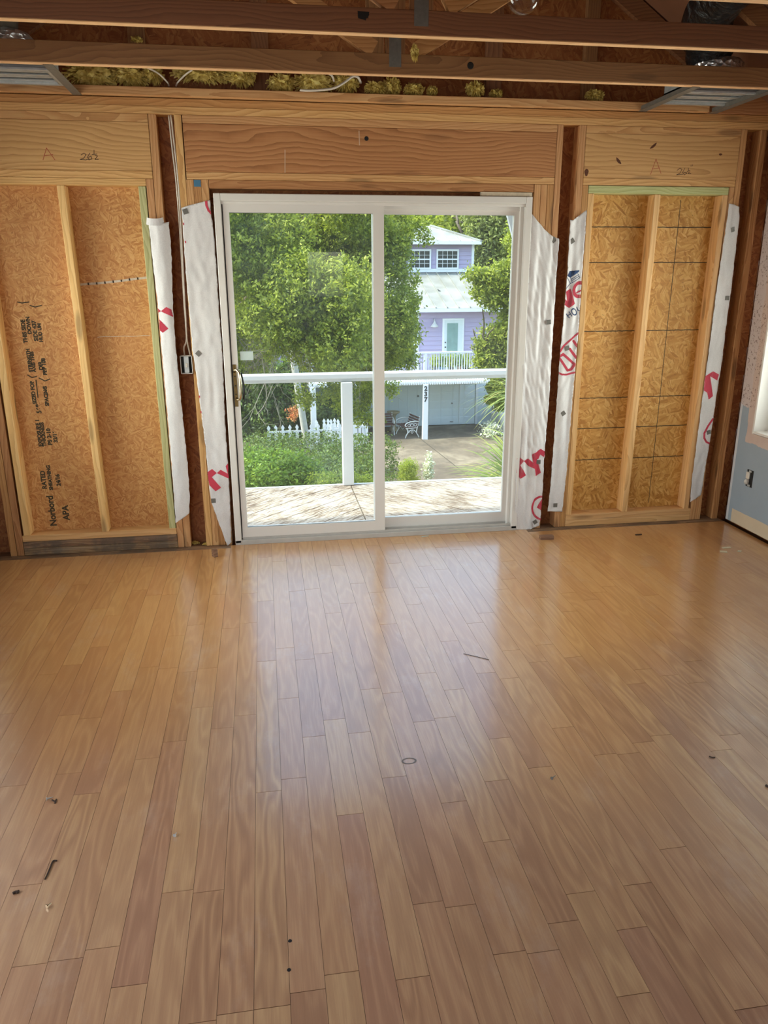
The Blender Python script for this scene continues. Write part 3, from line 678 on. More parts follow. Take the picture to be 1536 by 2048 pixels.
def ink(par, poly, fold, mat, shapes=(), lines=(), rings=(), holes=(), extra=(), name='print'):
    lines = list(lines)+list(extra)
    """printed ink cells lying on the wrap; shapes in photo pixels"""
    allpx = [p for s_ in shapes for p in s_]+[p for l, w in lines for p in l]+[(cx+sx*rx*1.1, cy+sy*ry*1.1) for cx, cy, rx, ry, w, rot in rings for sx in (-1, 1) for sy in (-1, 1)]
    W_ = [atY(a, b, -.006) for a, b in allpx]; x0, x1 = min(p.x for p in W_)-.01, max(p.x for p in W_)+.01; z0, z1 = min(p.z for p in W_)-.01, max(p.z for p in W_)+.01
    s = .0016; gx, gz = np.meshgrid(np.arange(x0, x1, s), np.arange(z0, z1, s)); q = np.stack([gx.ravel(), gz.ravel()], 1)
    q = q[inside(q, poly)]
    px, py = topx(q[:, 0], -.006, q[:, 1]); pq = np.stack([px, py], 1)
    msk = np.zeros(len(q), bool)
    for s_ in shapes: msk |= inside(pq, np.array(s_, float))
    for l, w in lines:
        for a, b in zip(l, l[1:]): msk |= seg_d(pq, a, b) < w/2
    for cx, cy, rx, ry, w, rot in rings:
        dx, dy = pq[:, 0]-cx, pq[:, 1]-cy; c, sn = math.cos(rot), math.sin(rot); ux, uy = dx*c+dy*sn, -dx*sn+dy*c
        rr_ = np.sqrt((ux/rx)**2+(uy/ry)**2); msk |= np.abs(rr_-1)*min(rx, ry) < w/2
    for h in holes: msk &= ~inside(pq, np.array(h, float))
    q = q[msk]; m = MB(); h = s/2*1.02
    if len(q) == 0: return
    y = np.array([min(fold(a, b), fold(a-.004, b), fold(a+.004, b), fold(a, b+.006), fold(a, b-.006)) for a, b in q])-.0011
    n = len(q); v = np.empty((n, 4, 3))
    for k, (i, j) in enumerate(((-1, -1), (1, -1), (1, 1), (-1, 1))): v[:, k, 0] = q[:, 0]+i*h; v[:, k, 2] = q[:, 1]+j*h; v[:, k, 1] = y
    m.v = [tuple(t) for t in v.reshape(-1, 3).tolist()]; m.f = [(4*i, 4*i+1, 4*i+2, 4*i+3) for i in range(n)]
    return m.build(name, mat, par)
def cr(ox, oy, sc, pts): return [(ox+a/sc, oy+b/sc) for a, b in pts]
from mathutils import noise as MN
def sn(x): return math.sin(x)
def wr(x, z, fx, fz, k): return MN.noise(Vector((x*fx, z*fz, k)))
def foldA(x, z): return -.022-.015*math.cos((x+1.205-.02*(1.1-z)*.2)*28)+.006*wr(x, z, 14, 3, 1)+.003*wr(x, z, 40, 12, 2)
def foldB(x, z): return -.0075+.004*wr(x, z, 22, 2.2, 3)+.0035*wr(x, z, 30, 16, 4)
def foldC(x, z): return -.014+.011*wr(x, z, 36, 2.0, 5)+.006*wr(x+z*.3, z, 45, 10, 6)
def foldD(x, z): return -.014+.010*wr(x, z, 26, 1.8, 7)+.0045*wr(x-z*.4, z, 30, 14, 8)
def foldE(x, z): return -.009+.005*wr(x, z, 22, 2.5, 9)+.003*wr(x, z, 40, 14, 10)
wA, pA = wrap('house_wrap_strip', [(298, 446), (318, 449), (338, 444), (343, 500), (345, 560), (347, 620), (352, 690), (361, 780), (370, 870), (376, 930), (380, 990), (379, 1024), (366, 1034), (352, 1045), (348, 980), (338, 850), (326, 720), (316, 600), (306, 520)],
    'rolled white house wrap strip on the studs left of the switch box', foldA, 1)
wB, pB = wrap('house_wrap_strip', [(363, 416), (376, 411), (400, 405), (420, 400), (422, 425), (428, 470), (433, 540), (438, 620), (444, 700), (447, 760), (450, 840), (456, 930), (460, 1000), (463, 1084), (455, 1092), (446, 1068), (432, 1030), (422, 1000), (417, 960), (412, 900), (403, 830), (394, 760), (385, 700), (380, 640), (373, 560), (368, 490)],
    'white house wrap strip between the switch box and the door frame', foldB, 2)
wC, pC = wrap('house_wrap_strip', [(1062, 426), (1074, 442), (1087, 458), (1101, 470), (1117, 478), (1115, 500), (1111, 560), (1107, 640), (1101, 740), (1096, 820), (1089, 900), (1084, 980), (1081, 1020), (1078, 1050), (1060, 1058), (1045, 1060), (1028, 1059), (1030, 960), (1034, 880), (1040, 790), (1046, 700), (1053, 590), (1058, 500)],
    'crumpled white house wrap strip right of the glass door', foldC, 3)
wD, pD = wrap('house_wrap_strip', [(1139, 440), (1145, 441), (1172, 420), (1168, 480), (1161, 570), (1157, 640), (1149, 740), (1141, 830), (1132, 950), (1124, 1023), (1094, 1022), (1100, 970), (1107, 880), (1113, 800), (1118, 720), (1126, 630), (1133, 550), (1136, 490)],
    'white house wrap strip with red letters left of the right boarded opening', foldD, 4)
wE, pE = wrap('house_wrap_strip', [(1458, 407), (1468, 409), (1478, 414), (1478, 440), (1472, 490), (1463, 570), (1453, 640), (1444, 720), (1434, 780), (1424, 850), (1416, 900), (1409, 940), (1405, 975), (1402, 990), (1380, 1004), (1383, 960), (1391, 900), (1404, 800), (1417, 700), (1431, 590), (1446, 490)],
    'narrow white house wrap strip between the right boarded opening and the corner', foldE, 5)
curl = MB()
for i in range(9):
    t0, t1 = PI*i/9, PI*(i+1)/9
    c = atY(311, 440, 0)
    f = lambda t, k: (c.x-.042*math.cos(t)*(1 if k else 1.15), -.02-.028*math.sin(t), c.z+(.014 if k else -.022)-.010*math.sin(t))
    curl.quad(f(t0, 0), f(t1, 0), f(t1, 1), f(t0, 1))
curl.build('curled_edge', M['wrap'], wA, smooth=True)
R_ = M['wrapred']; B_ = M['wrapblu']
ink(wA, pA, foldA, R_, [cr(260, 400, 5.69, p) for p in ([(290, 1205), (360, 1262), (300, 1300)], [(360, 1262), (420, 1215), (478, 1245), (500, 1330), (375, 1272)], [(300, 1315), (345, 1360), (445, 1460), (378, 1508), (300, 1440)])])
ink(wB, pB, foldB, R_, [cr(280, 740, 5.536, p) for p in ([(725, 1145), (798, 1095), (850, 1140), (795, 1185), (898, 1300), (838, 1342), (735, 1240)], [(850, 1140), (893, 1103), (985, 1155), (990, 1205)], [(948, 1065), (975, 1030), (1000, 1180), (975, 1160)])],
    [(cr(260, 400, 5.69, [(865, -10), (870, 60), (895, 120), (925, 150)]), 4.5)])
ink(wC, pC, foldC, R_, [cr(1000, 740, 5.69, p) for p in ([(175, 1010), (217, 985), (262, 1028), (225, 1080), (290, 1195), (222, 1232), (175, 1150)], [(262, 1028), (318, 1005), (372, 1052), (360, 962), (393, 935), (432, 1070), (458, 1165), (402, 1205), (390, 1120), (320, 1090)], [(393, 940), (455, 893), (510, 925), (500, 990), (452, 958), (430, 1010), (405, 1010)], [(412, 1560), (475, 1450), (475, 1600)])],
    rings=[(1000+480/5.69, 740+1565/5.69, 21, 23, 3.8, 0)])
s4 = 551/70.
ink(wD, pD, foldD, R_, [cr(1110, 520, s4, p) for p in ([(160, 500), (240, 450), (300, 690), (215, 755), (130, 700), (130, 600), (185, 650)], )],
    [(cr(1110, 520, s4, [(60, 1520), (120, 1480), (300, 1640), (250, 1720), (190, 1735), (75, 1560)]), 5.0), (cr(1110, 520, s4, [(225, 1400), (330, 1540)]), 5.2), (cr(1110, 520, s4, [(285, 1275), (350, 1370)]), 5), (cr(1110, 520, s4, [(350, 1150), (230, 1260), (130, 1350), (70, 1440)]), 3.6), (cr(1110, 520, s4, [(40, 1770), (100, 1800), (180, 1800), (310, 1765)]), 3.6)],
    rings=[(1110+375/s4, 520+465/s4, 11, 14, 5.6, .35)], extra=[(cr(1110, 520, s4, [(335, 515), (420, 465)]), 3)])
ink(wD, pD, foldD, B_, [cr(1110, 520, s4, p) for p in ([(180, 250), (220, 175), (375, 160), (370, 185), (235, 280)],)],
    [(cr(1110, 520, s4, p), 1.1) for p in ([(240, 280), (265, 355), (385, 280), (345, 210)], [(185, 280), (240, 370)], [(160, 455), (235, 375), (270, 355)], [(255, 300), (345, 240)], [(260, 325), (360, 260)])] +
    [(cr(1110, 520, s4, p), 1.7) for p in ([(175, 850), (215, 910)], [(215, 815), (250, 880)], [(190, 880), (235, 845)], [(335, 740), (355, 790), (380, 800), (400, 770), (385, 720)])], rings=[(1110+290/s4, 520+815/s4, 4.6, 6.6, 1.7, -.5)])
ink(wE, pE, foldE, R_, [cr(1390, 660, s4, p) for p in ([(150, 730), (285, 650), (370, 700), (345, 795), (240, 730), (278, 1040), (210, 1095), (185, 985), (120, 940)],)],
    [(cr(1390, 660, s4, [(275, 1400), (190, 1520), (140, 1620), (140, 1700), (170, 1760), (230, 1790)]), 3.6)])
def staples(par, fold, pts, rot=0.0):
    m = MB()
    for px, py, a in pts:
        p = atY(px, py, -.006); y = fold(p.x, p.z)-.0022; h = .0135
        c, s_ = math.cos(a), math.sin(a)
        q = [(p.x+i*h*c-j*h*s_, p.z+i*h*s_+j*h*c) for i, j in ((-1, -1), (1, -1), (1, 1), (-1, 1))]
        m.prism(q, y-.001, y+.0008)
    part_label(m.build('cap_nail', M['galvd'], par), 'small square grey fastener plate')
for par, f_, L_ in ((wB, foldB, [(371, 423, .3), (397, 707, .78), (427, 1001, 0)]), (wC, foldC, [(1107, 480, .7), (1096, 644, .1), (1076, 923, 0), (1069, 1043, .6)]), (wD, foldD, [(1143, 482, .6), (1133, 696, .3), (1125, 826, .6), (1110, 1010, 0)]), (wE, foldE, [(1466, 459, .3), (1453, 596, 0), (1416, 864, .3)])):
    for t in L_: staples(par, f_, [t])
for px, py in ((367, 448), (371, 484), (399, 793), (402, 824)):
    p = atY(px, py, -.006); y = foldB(p.x, p.z)-.0016; MB().quad((p.x-.003, y, p.z-.006), (p.x+.003, y, p.z-.006), (p.x+.003, y, p.z+.006), (p.x-.003, y, p.z+.006)).build('print_dash', R_, wB)

# ================================================================== ROOF TRUSSES
def truss(y, lab, plate=True, w2=True):
    T = empty('roof_truss', (0, y, 2.495)); tag(T, lab, 'truss')
    z0, z1 = 2.495, 2.584
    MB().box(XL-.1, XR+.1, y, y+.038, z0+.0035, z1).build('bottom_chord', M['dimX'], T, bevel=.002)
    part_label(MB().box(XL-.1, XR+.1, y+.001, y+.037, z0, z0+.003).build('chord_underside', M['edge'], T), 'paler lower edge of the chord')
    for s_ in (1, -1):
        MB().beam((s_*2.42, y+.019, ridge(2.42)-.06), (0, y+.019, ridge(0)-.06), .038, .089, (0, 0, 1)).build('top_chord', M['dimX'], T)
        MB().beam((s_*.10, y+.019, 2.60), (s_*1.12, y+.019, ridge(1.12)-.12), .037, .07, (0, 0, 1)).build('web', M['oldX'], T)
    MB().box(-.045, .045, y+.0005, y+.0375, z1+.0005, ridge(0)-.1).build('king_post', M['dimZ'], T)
    MB().box(-.031, .026, y-.0015, y-.0003, 2.528, 2.66).build('nail_plate', M['galvd'], T)
    return T
T1 = truss(-.612, 'roof truss nearest the door wall, its chord with a big knot hole and zinc plate')
T2 = truss(-1.225, 'second roof truss from the door wall, its dark chord crossing above the picture')
T3 = truss(-1.790, 'third roof truss, only its lower edge showing in the top right corner')
# knots on the chord
kk = MB(); c = atY(941, 131, -.613)
kk.lathe([(.001, -.0014), (.013, -.0012), (.016, -.0004)], (c.x, -.6118, c.z), 14, 'Y'); part_label(kk.build('knot_hole', M['black'], T1), 'dark knot hole')
kk = MB(); c = atY(727, 32, -1.226)
for i in range(6): kk.quad(*[(c.x+rr.uniform(-.03, .03), -1.2258-.0002*i, c.z+rr.uniform(-.018, .018)) for _ in range(4)])
part_label(kk.build('ink_smudge', M['black'], T2), 'black paint smudge')
# gable studs
for i, (xa, xb) in enumerate(((-2.0, -1.91), (-1.29, -1.205), (-.66, -.572), (-.047, .047), (.622, .712), (1.192, 1.268), (1.86, 1.95))):
    o = MB().box(xa, xb, .050, .0885, 2.4925, ridge(max(abs(xa), abs(xb)))-.1).build('gable_stud', M['dimZ'], bevel=.002)
    where = ['far left, above the left duct outlet', 'above the left boarded opening', 'left of the middle, above the door', 'in the middle, behind the truss plates', 'right of the middle, behind the glass globe', 'above the gap right of the door', 'far right, behind the black duct'][i]
    tag(o, 'upright gable stud in the roof space, '+where, 'stud')
tag(MB().beam((2.45, .069, ridge(2.45)-.065), (0, .069, ridge(0)-.065), .038, .09).build('gable_rafter', M['dimX']), 'sloping gable rafter at the upper right in front of the OSB', 'rafter')
tag(MB().beam((-2.45, .069, ridge(2.45)-.065), (0, .069, ridge(0)-.065), .038, .09).build('gable_rafter', M['dimX']), 'sloping gable rafter on the upper left side', 'rafter')

# ---- insulation scraps
def m_fib():
    s = NT('mineral_wool'); tc = s.n('TexCoord').outputs['Object']
    nz = s.n('TexNoise', {'Vector': tc, 'Scale': 40, 'Detail': 5}).outputs[0]
    c = s.ramp(nz, [(.3, C(170, 142, 64)), (.55, C(220, 198, 112)), (.8, C(240, 228, 160))]); s.bsdf(c, .9); return s.m
M['wool'] = m_fib()
def wool(cx, cy, cz, rx, ry, rz, label, seed, n=260):
    r = random.Random(seed); m = MB()
    ico = bmesh.new(); bmesh.ops.create_icosphere(ico, subdivisions=3, radius=1)
    n0 = len(m.v)
    for v in ico.verts:
        p = v.co; k = .72+.28*sn(p.x*5+seed)*sn(p.y*6+seed*2)+.20*sn(p.z*9+p.x*7+seed)+r.uniform(-.10, .10)
        m.v.append((cx+p.x*rx*k, cy+p.y*ry*k, cz+p.z*rz*k))
    for f in ico.faces: m.f.append(tuple(n0+v.index for v in f.verts))
    ico.free()
    for _ in range(n):
        t = r.uniform(0, 2*PI); h = r.uniform(-1, .9); q = math.sqrt(1-h*h)
        d = Vector((q*math.cos(t), q*math.sin(t), h)); p = Vector((cx+d.x*rx*.72, cy+d.y*ry*.72, cz+d.z*rz*.72))
        e = p+Vector((d.x*rx, d.y*ry, d.z*rz))*r.uniform(.15, .5)+Vector((0, 0, -r.uniform(0, .3)*rz)); s_ = r.uniform(.002, .006)
        m.quad(p+Vector((s_, 0, 0)), p-Vector((s_, 0, 0)), e-Vector((s_*.3, 0, s_)), e+Vector((s_*.3, 0, s_)))
        m.quad(p+Vector((0, s_, s_)), p-Vector((0, s_, s_)), e-Vector((0, s_*.3, 0)), e+Vector((0, s_*.3, 0)))
    return tag(m.build('insulation_scrap', M['wool']), label, 'insulation')
for i, (px, py, rx, rz, lab) in enumerate(((180, 150, .13, .07, 'large yellow insulation tuft hanging beside the left metal strap'), (258, 150, .09, .055, 'yellow insulation tuft left of the thin white cable ends'),
    (306, 147, .05, .045, 'small yellow insulation tuft beside the thin white cable ends'), (405, 146, .14, .045, 'long yellow insulation tuft above the gap and the door header'), (480, 150, .08, .05, 'yellow insulation tuft above the left part of the door header'),
    (562, 166, .07, .05, 'brownish insulation tuft left of the white cable loop'), (626, 164, .10, .065, 'thick yellow insulation clump behind the bent white cable'), (690, 165, .07, .05, 'yellow insulation clump at the right end of the bent white cable'),
    (752, 176, .06, .035, 'yellow insulation crumb row left of the middle zinc plate'), (784, 172, .045, .05, 'yellow insulation clump under the middle zinc plate'), (828, 178, .055, .03, 'yellow insulation clump below the chord right of the middle'),
    (864, 182, .028, .026, 'small bright insulation ball below the knot hole'), (950, 178, .05, .045, 'brownish insulation tuft below the knot hole'), (992, 186, .035, .02, 'small insulation crumbs right of the knot hole'), (1190, 190, .05, .03, 'dim insulation tuft left of the right metal straps'))):
    p = atY(px, py, .0); wool(p.x, .0, max(p.z, 2.534+rz*.75), rx, .035, rz, lab, i+1)
p = atY(828, 105, -.63); wool(p.x, -.645, p.z, .018, .012, .034, 'yellow insulation shred stuck on the nearest truss beside its zinc plate', 31, 90)
p = atY(273, 78, .03); wool(p.x, .03, p.z, .03, .02, .015, 'pale insulation wad on the gable stud at the upper left', 33, 60)
cable([yp(600, 180, -.10), yp(615, 181, -.10), yp(640, 180, -.10), yp(668, 176, -.09), yp(690, 164, -.07), yp(705, 153, -.06), yp(716, 155, -.05), yp(722, 166, .0)], .006, 'bent white cable end sticking out of the insulation above the door')
cable([yp(655, 146, -.2), yp(664, 152, -.15), yp(668, 162, -.05)], .005, 'short white cable loop above the bent cable end')
cable([yp(285, 132, -.3), yp(300, 138, -.2), yp(318, 148, -.1), yp(334, 164, -.03), yp(338, 172, .0)], .004, 'thin white cable curving down to the plate left of the door gap')
cable([yp(384, 140, -.2), yp(370, 150, -.1), yp(356, 164, -.03), yp(352, 172, .0)], .004, 'thin white cable curving down from the right to the same plate hole')

# ---- duct outlets in the ceiling
def boot(cx, s_, lab, lab2, lab3, lab4):
    y0, y1 = -.44, -.17; w = .20
    o = empty('duct_boot', (cx, -.3, 2.50)); tag(o, lab, 'duct outlet')
    m = MB()
    for z, g in ((2.500, .018), (2.520, .010), (2.540, .0)):
        m.box(cx-w-g, cx+w+g, y0-g, y0+.004, z, z+.009).box(cx-w-g, cx+w+g, y1-.004, y1+g, z, z+.009).box(cx-w-g, cx-w+.004, y0, y1, z, z+.009).box(cx+w-.004, cx+w+g, y0, y1, z, z+.009)
    m.box(cx-w, cx+w, y0, y0+.003, 2.5, 2.60).box(cx-w, cx+w, y1-.003, y1, 2.5, 2.60).box(cx-w, cx-w+.003, y0, y1, 2.5, 2.60).box(cx+w-.003, cx+w, y0, y1, 2.5, 2.60)
    m.box(cx-w, cx+w, y0, y1, 2.598, 2.602)
    for k in range(5): yy = y0+.03+k*.052; m.box(cx-w+.004, cx+w-.004, yy, yy+.026, 2.512+.004*(k % 2), 2.516+.004*(k % 2))
    m.build('boot_box', M['galv'], o)
    MB().lathe([(.135, .0), (.140, .02), (.13, .035), (.138, .05), (.12, .07), (.06, .078)], (cx, -.33, 2.603), 24).build('foil_collar', foil, o, smooth=True)
    for x, lb in ((-.245*s_+cx, lab2), (.19*s_+cx, lab3)):
        MB().beam((x, -.575, 2.4925), (x, -.012, 2.4885), .042, .003).beam((x+.020*s_, -.575, 2.502), (x+.020*s_, -.045, 2.500), .002, .018)
        q = MB().beam((x, -.590, 2.4930), (x, -.020, 2.4890), .044, .0025).box(x-.022, x-.020, -.574, -.045, 2.4925, 2.512)
        tag(q.build('metal_strap', M['galvd'], bevel=0), lb, 'metal strap')
    return o
def m_foil():
    s = NT('crinkled_foil'); tc = s.n('TexCoord').outputs['Object']
    vo = s.n('TexVoronoi', {'Vector': tc, 'Scale': 40}).outputs['Distance']; s.bsdf(C(214, 216, 220), .28, vo, 1.0, .01, Metallic=.9); return s.m
foil = m_foil()
boot(1.775, 1, 'galvanised duct outlet box with silver foil collar between the right straps', 'grey metal strap left of the right duct outlet', 'grey metal strap right of the right duct outlet', '')
boot(-1.80, -1, 'galvanised duct outlet box at the left edge of the ceiling', 'grey metal strap right of the left duct outlet', 'grey metal strap at the very left edge of the ceiling', '')
def m_black():
    s = NT('black_plastic_duct'); tc = s.n('TexCoord').outputs['Object']
    nz = s.n('TexNoise', {'Vector': s.n('Mapping', {'Vector': tc, 'Scale': (8, 8, 3), 'Rotation': (.3, .4, 0)}).outputs[0], 'Scale': 2, 'Detail': 5, 'Distortion': 1.2}).outputs[0]
    s.bsdf(C(30, 30, 32), .25, nz, 1.0, .05); return s.m
M['duct'] = m_black()
dk = MB(); cpts = [(1.30, -2.6, 2.90), (1.42, -1.6, 2.89), (1.52, -.95, 2.88), (1.58, -.60, 2.86), (1.64, -.42, 2.80), (1.74, -.33, 2.71)]
dk.tube(curve(cpts, 6), .115, 20); dd = dk.build('flexible_duct', M['duct'], smooth=True); tag(dd, 'black plastic wrapped duct coming down at the upper right', 'duct')
for v in dd.data.vertices: v.co.x += .012*sn(v.co.z*60+v.co.y*30); v.co.y += .010*sn(v.co.z*75+v.co.x*40)
dk = MB(); dk.tube(curve([(-1.55, -2.4, 2.80), (-1.70, -1.2, 2.78), (-1.80, -.55, 2.76), (-1.80, -.35, 2.71)], 6), .085, 18); dd = dk.build('flexible_duct', plain('dusty_grey_duct', C(96, 88, 78), .4, .4, .3, 20), smooth=True); tag(dd, 'dusty grey duct above the left duct outlet', 'duct')
for v in dd.data.vertices: v.co.z += .008*sn(v.co.x*70)

# ---- hanging clear glass globe
def m_clear():
    s = NT('clear_globe_glass'); fr = s.n('LayerWeight', {'Blend': .35}).outputs['Facing']
    tr = s.n('BsdfTransparent', {'Color': (.97, .97, .97, 1)}).outputs[0]; gl = s.n('BsdfGlossy', {'Roughness': .03}).outputs[0]
    mx = s.n('MixShader', {0: s.ramp(fr, [(.2, .06), (.75, .18), (.97, .75)]), 1: tr, 2: gl}).outputs[0]; s.t.links.new(mx, s.out.inputs[0]); return s.m
gc = atY(1047, -8, -2.0)
bl = empty('globe_lamp', tuple(gc)); tag(bl, 'clear glass globe lamp hanging at the top edge of the picture', 'lamp')
m = MB(); bm_ = bmesh.new(); bmesh.ops.create_uvsphere(bm_, u_segments=32, v_segments=20, radius=.0505)
m.v = [tuple(v.co+gc) for v in bm_.verts]; m.f = [tuple(v.index for v in f.verts) for f in bm_.faces]; bm_.free(); m.build('glass_globe', m_clear(), bl, smooth=True)
MB().lathe([(.018, 0), (.02, .01), (.02, .05), (.012, .06), (.004, .065), (.004, .16)], (gc.x, gc.y, gc.z+.045), 16).build('lamp_socket', M['brass'], bl, smooth=True)

# ================================================================== FLOOR DEBRIS
def debris(name, px, py, size, mat, label, cat, rot=0.3, h=.01):
    p = atZ(px, py); m = MB(); m.box(-size[0]/2, size[0]/2, -size[1]/2, size[1]/2, 0, h)
    o = m.build(name, mat, bevel=min(h, .003)*.3, base=(0, 0, 0)); o.location = (p.x, p.y, .0004); o.rotation_euler = (0, 0, rot); return tag(o, label, cat)
wd = lumber('dark_scrap_wood', C(90, 60, 42), C(132, 98, 74), C(160, 128, 100), 'X')
debris('wood_block', 1093, 1078, (.085, .036), wd, 'small brown wood block lying on the floor right of the door', 'wood block', -.05, .024)
debris('wood_wedge', 430, 1113, (.026, .032), wd, 'small dark wood wedge standing on the floor left of the door', 'wood block', .5, .045)
pw = plain('pale_chip', C(206, 198, 170), .7)
debris('drywall_chip', 1453, 1096, (.056, .020), pw, 'long pale chip on the floor near the blue wall, farthest back of three', 'chip', .1, .004)
debris('drywall_chip', 1447, 1104, (.040, .026), pw, 'square pale chip on the floor near the blue wall, leftmost of three', 'chip', -.4, .004)
debris('drywall_chip', 1479, 1103, (.026, .020), pw, 'roundish pale chip on the floor near the blue wall, rightmost of three', 'chip', .8, .004)
debris('tape_scrap', 850, 1073, (.05, .014), plain('grey_tape', C(176, 180, 168), .6), 'thin grey scrap on the floor in front of the door threshold', 'scrap', .3, .002)
debris('dark_splinter', 1277, 1070, (.045, .008), M['inkpen'], 'dark splinter on the floor below the right boarded opening', 'splinter', .1, .006)
def screw(px, py, rot, label, L=.020, mat='galvd'):
    p = atZ(px, py); d = Vector((math.cos(rot), math.sin(rot), 0)); a = Vector((p.x, p.y, .0058))
    o = MB().tube([a, a+d*.002, a+d*.003, a+d*L], [.0055, .0055, .0022, .0008], 8).build('screw', M[mat], smooth=False); o.location.z += .0005; return tag(o, label, 'screw')
def twist(pts, r, label, cat='wire'):
    P = [atZ(a, b) for a, b in pts]; P = [Vector((p.x, p.y, r+.0006)) for p in P]
    return tag(MB().tube(curve(P, 5), r, 6).build('wire_scrap', M['inkpen'], smooth=True), label, cat)
screw(93, 1601, .3, 'light metal screw on the floor at the left, beside a dark curl', mat='galv')
twist([(104, 1601), (110, 1604), (113, 1600), (110, 1608)], .0022, 'tiny dark curl beside the light screw on the left floor')
screw(349, 1675, 1.2, 'small bright screw standing alone on the floor left of the middle', .014, 'galv')
twist([(114, 1723), (106, 1724), (100, 1738), (94, 1752), (90, 1760)], .0022, 'thin dark bent wire scrap on the lower left floor')
twist([(26, 1789), (32, 1786), (36, 1787), (37, 1784)], .0035, 'short dark curl at the left edge of the floor')
screw(94, 1817, .9, 'pale greenish screw lying lowest on the left floor', .014, 'bright')
screw(1103, 1560, .6, 'black screw with shiny head on the floor right of the middle', .022)
twist([(927, 1308), (945, 1312), (978, 1320)], .0012, 'thin straight dark wire in the bluish reflection on the floor')
twist([(1418, 1514), (1424, 1516), (1430, 1516)], .0022, 'dark splinter on the floor at the right', 'splinter')
twist([(1531, 1573), (1536, 1576)], .004, 'dark speck at the right edge of the floor', 'splinter')
for px, py, lb in ((580, 1882, 'upper one of two dark nail heads in the floor near the bottom'), (578, 1940, 'lower one of two dark nail heads in the floor near the bottom')):
    p = atZ(px, py); tag(MB().lathe([(.0001, .0012), (.0045, .001), (.005, .0)], (p.x, p.y, .0003), 12).build('nail_head', M['black']), lb, 'nail')
p = atZ(818, 1522); kn = MB(); kn.v = []; n = 24
for rr_, zz in ((.016, .0006), (.021, .0006)):
    for i in range(n): t = 2*PI*i/n; kn.v.append((p.x+rr_*1.25*math.cos(t), p.y+rr_*.85*math.sin(t), zz))
kn.f = [(i, (i+1) % n, n+(i+1) % n, n+i) for i in range(n)]
tag(kn.build('floor_stain', plain('grey_stain', C(120, 112, 106), .6)), 'grey ring shaped knot mark on a floor board right of the middle', 'stain')
for i, (px, py) in enumerate(((415, 1094), (388, 1092))):
    p = atZ(px, py); wool(p.x, p.y+.04, .008, .03, .015, .010, ('yellow insulation crumb at the foot of the studs left of the door', 'yellow insulation crumb under the gap with the switch box')[i], 50+i, 40)

# ================================================================== OUTSIDE: our deck
def m_deck():
    s = NT('worn_deck_paint'); tc = s.n('TexCoord').outputs['Object']
    at = s.n('Attribute', None, attribute_name='pk').outputs['Color']; sp = s.n('SeparateColor', {0: at})
    uv = s.n('UVMap').outputs[0]
    m1 = s.n('Mapping', {'Vector': uv, 'Scale': (9, 70, 1)}).outputs[0]
    a = s.n('TexNoise', {'Vector': m1, 'Scale': 1.0, 'Detail': 7, 'Roughness': .72}).outputs[0]
    big = s.n('TexNoise', {'Vector': tc, 'Scale': 3.2, 'Detail': 4}).outputs[0]
    f = s.math('ADD', s.math('MULTIPLY', a, .75), s.math('MULTIPLY', big, .25))
    c = s.ramp(f, [(.38, C(70, 54, 40)), (.45, C(118, 98, 76)), (.50, C(166, 154, 136)), (.58, C(190, 182, 170))])
    s.bsdf(c, .8, a, .5, .003); return s.m
M['deck'] = m_deck()
def deck():
    v, f, uv = [], [], []; Wd = .140; gap = .007; yA, yB_, z = .10, 1.70, -.10
    def clip(poly, nx, ny, c):
        out = []
        for i in range(len(poly)):
            a, b = poly[i], poly[(i+1) % len(poly)]; da, db = nx*a[0]+ny*a[1]-c, nx*b[0]+ny*b[1]-c
            if da <= 0: out.append(a)
            if (da < 0) != (db < 0) and da != db: t = da/(da-db); out.append((a[0]+(b[0]-a[0])*t, a[1]+(b[1]-a[1])*t))
        return out
    for side in (-1, 1):
        dx, dy = math.cos(PI/4), math.sin(PI/4)*(-side)   # direction of a board
        nx, ny = -dy, dx
        for k in range(-60, 60):
            c0, c1 = k*Wd+gap/2, (k+1)*Wd-gap/2
            poly = [(dx*t+nx*c, dy*t+ny*c) for t, c in ((-9, c0), (9, c0), (9, c1), (-9, c1))]
            poly = clip(poly, -side, 0, -.004); poly = clip(poly, side, 0, 3.2)
            poly = clip(poly, 0, 1, yB_-.03); poly = clip(poly, 0, -1, -yA)
            if len(poly) < 3: continue
            n = len(v); q = len(poly); off = k*3.7+side
            v += [(x, y, z) for x, y in poly]+[(x, y, z-.025) for x, y in poly]
            f.append(tuple(range(n, n+q))); f.append(tuple(n+q+i for i in reversed(range(q))))
            for i in range(q): f.append((n+i, n+q+i, n+q+(i+1) % q, n+(i+1) % q))
            uv += [(x*dx+y*dy+off*5, x*nx+y*ny) for x, y in poly]*2
    me = bpy.data.meshes.new('deck_boards'); me.from_pydata(v, [], f)
    ul = me.uv_layers.new(name='UVMap')
    for lp in me.loops: ul.data[lp.index].uv = uv[lp.vertex_index]
    bm = bmesh.new(); bm.from_mesh(me); bmesh.ops.recalc_face_normals(bm, faces=bm.faces); bm.to_mesh(me); bm.free()
    me.materials.append(M['deck']); o = bpy.data.objects.new('deck_boards', me); COL.objects.link(o); WB[o.name] = np.zeros(3); return o
dkb = deck(); tag(dkb, kind='structure')
pwht = plain('weathered_white_paint', C(226, 228, 230), .6, noise=.06, scale=12)
fb = MB().box(-3.2, 3.2, 1.672, 1.705, -.13, -.096).box(-3.2, 3.2, 1.675, 1.70, -.36, -.131).box(-3.2, 3.2, .12, .16, -.36, -.131)
for x in np.arange(-3, 3.1, .5): fb.box(x, x+.04, .16, 1.67, -.32, -.131)
for x in (-2.9, 0, 2.9): fb.box(x-.07, x+.07, 1.5, 1.64, -4.8, -.321)
tag(fb.build('deck_frame', pwht), kind='structure')
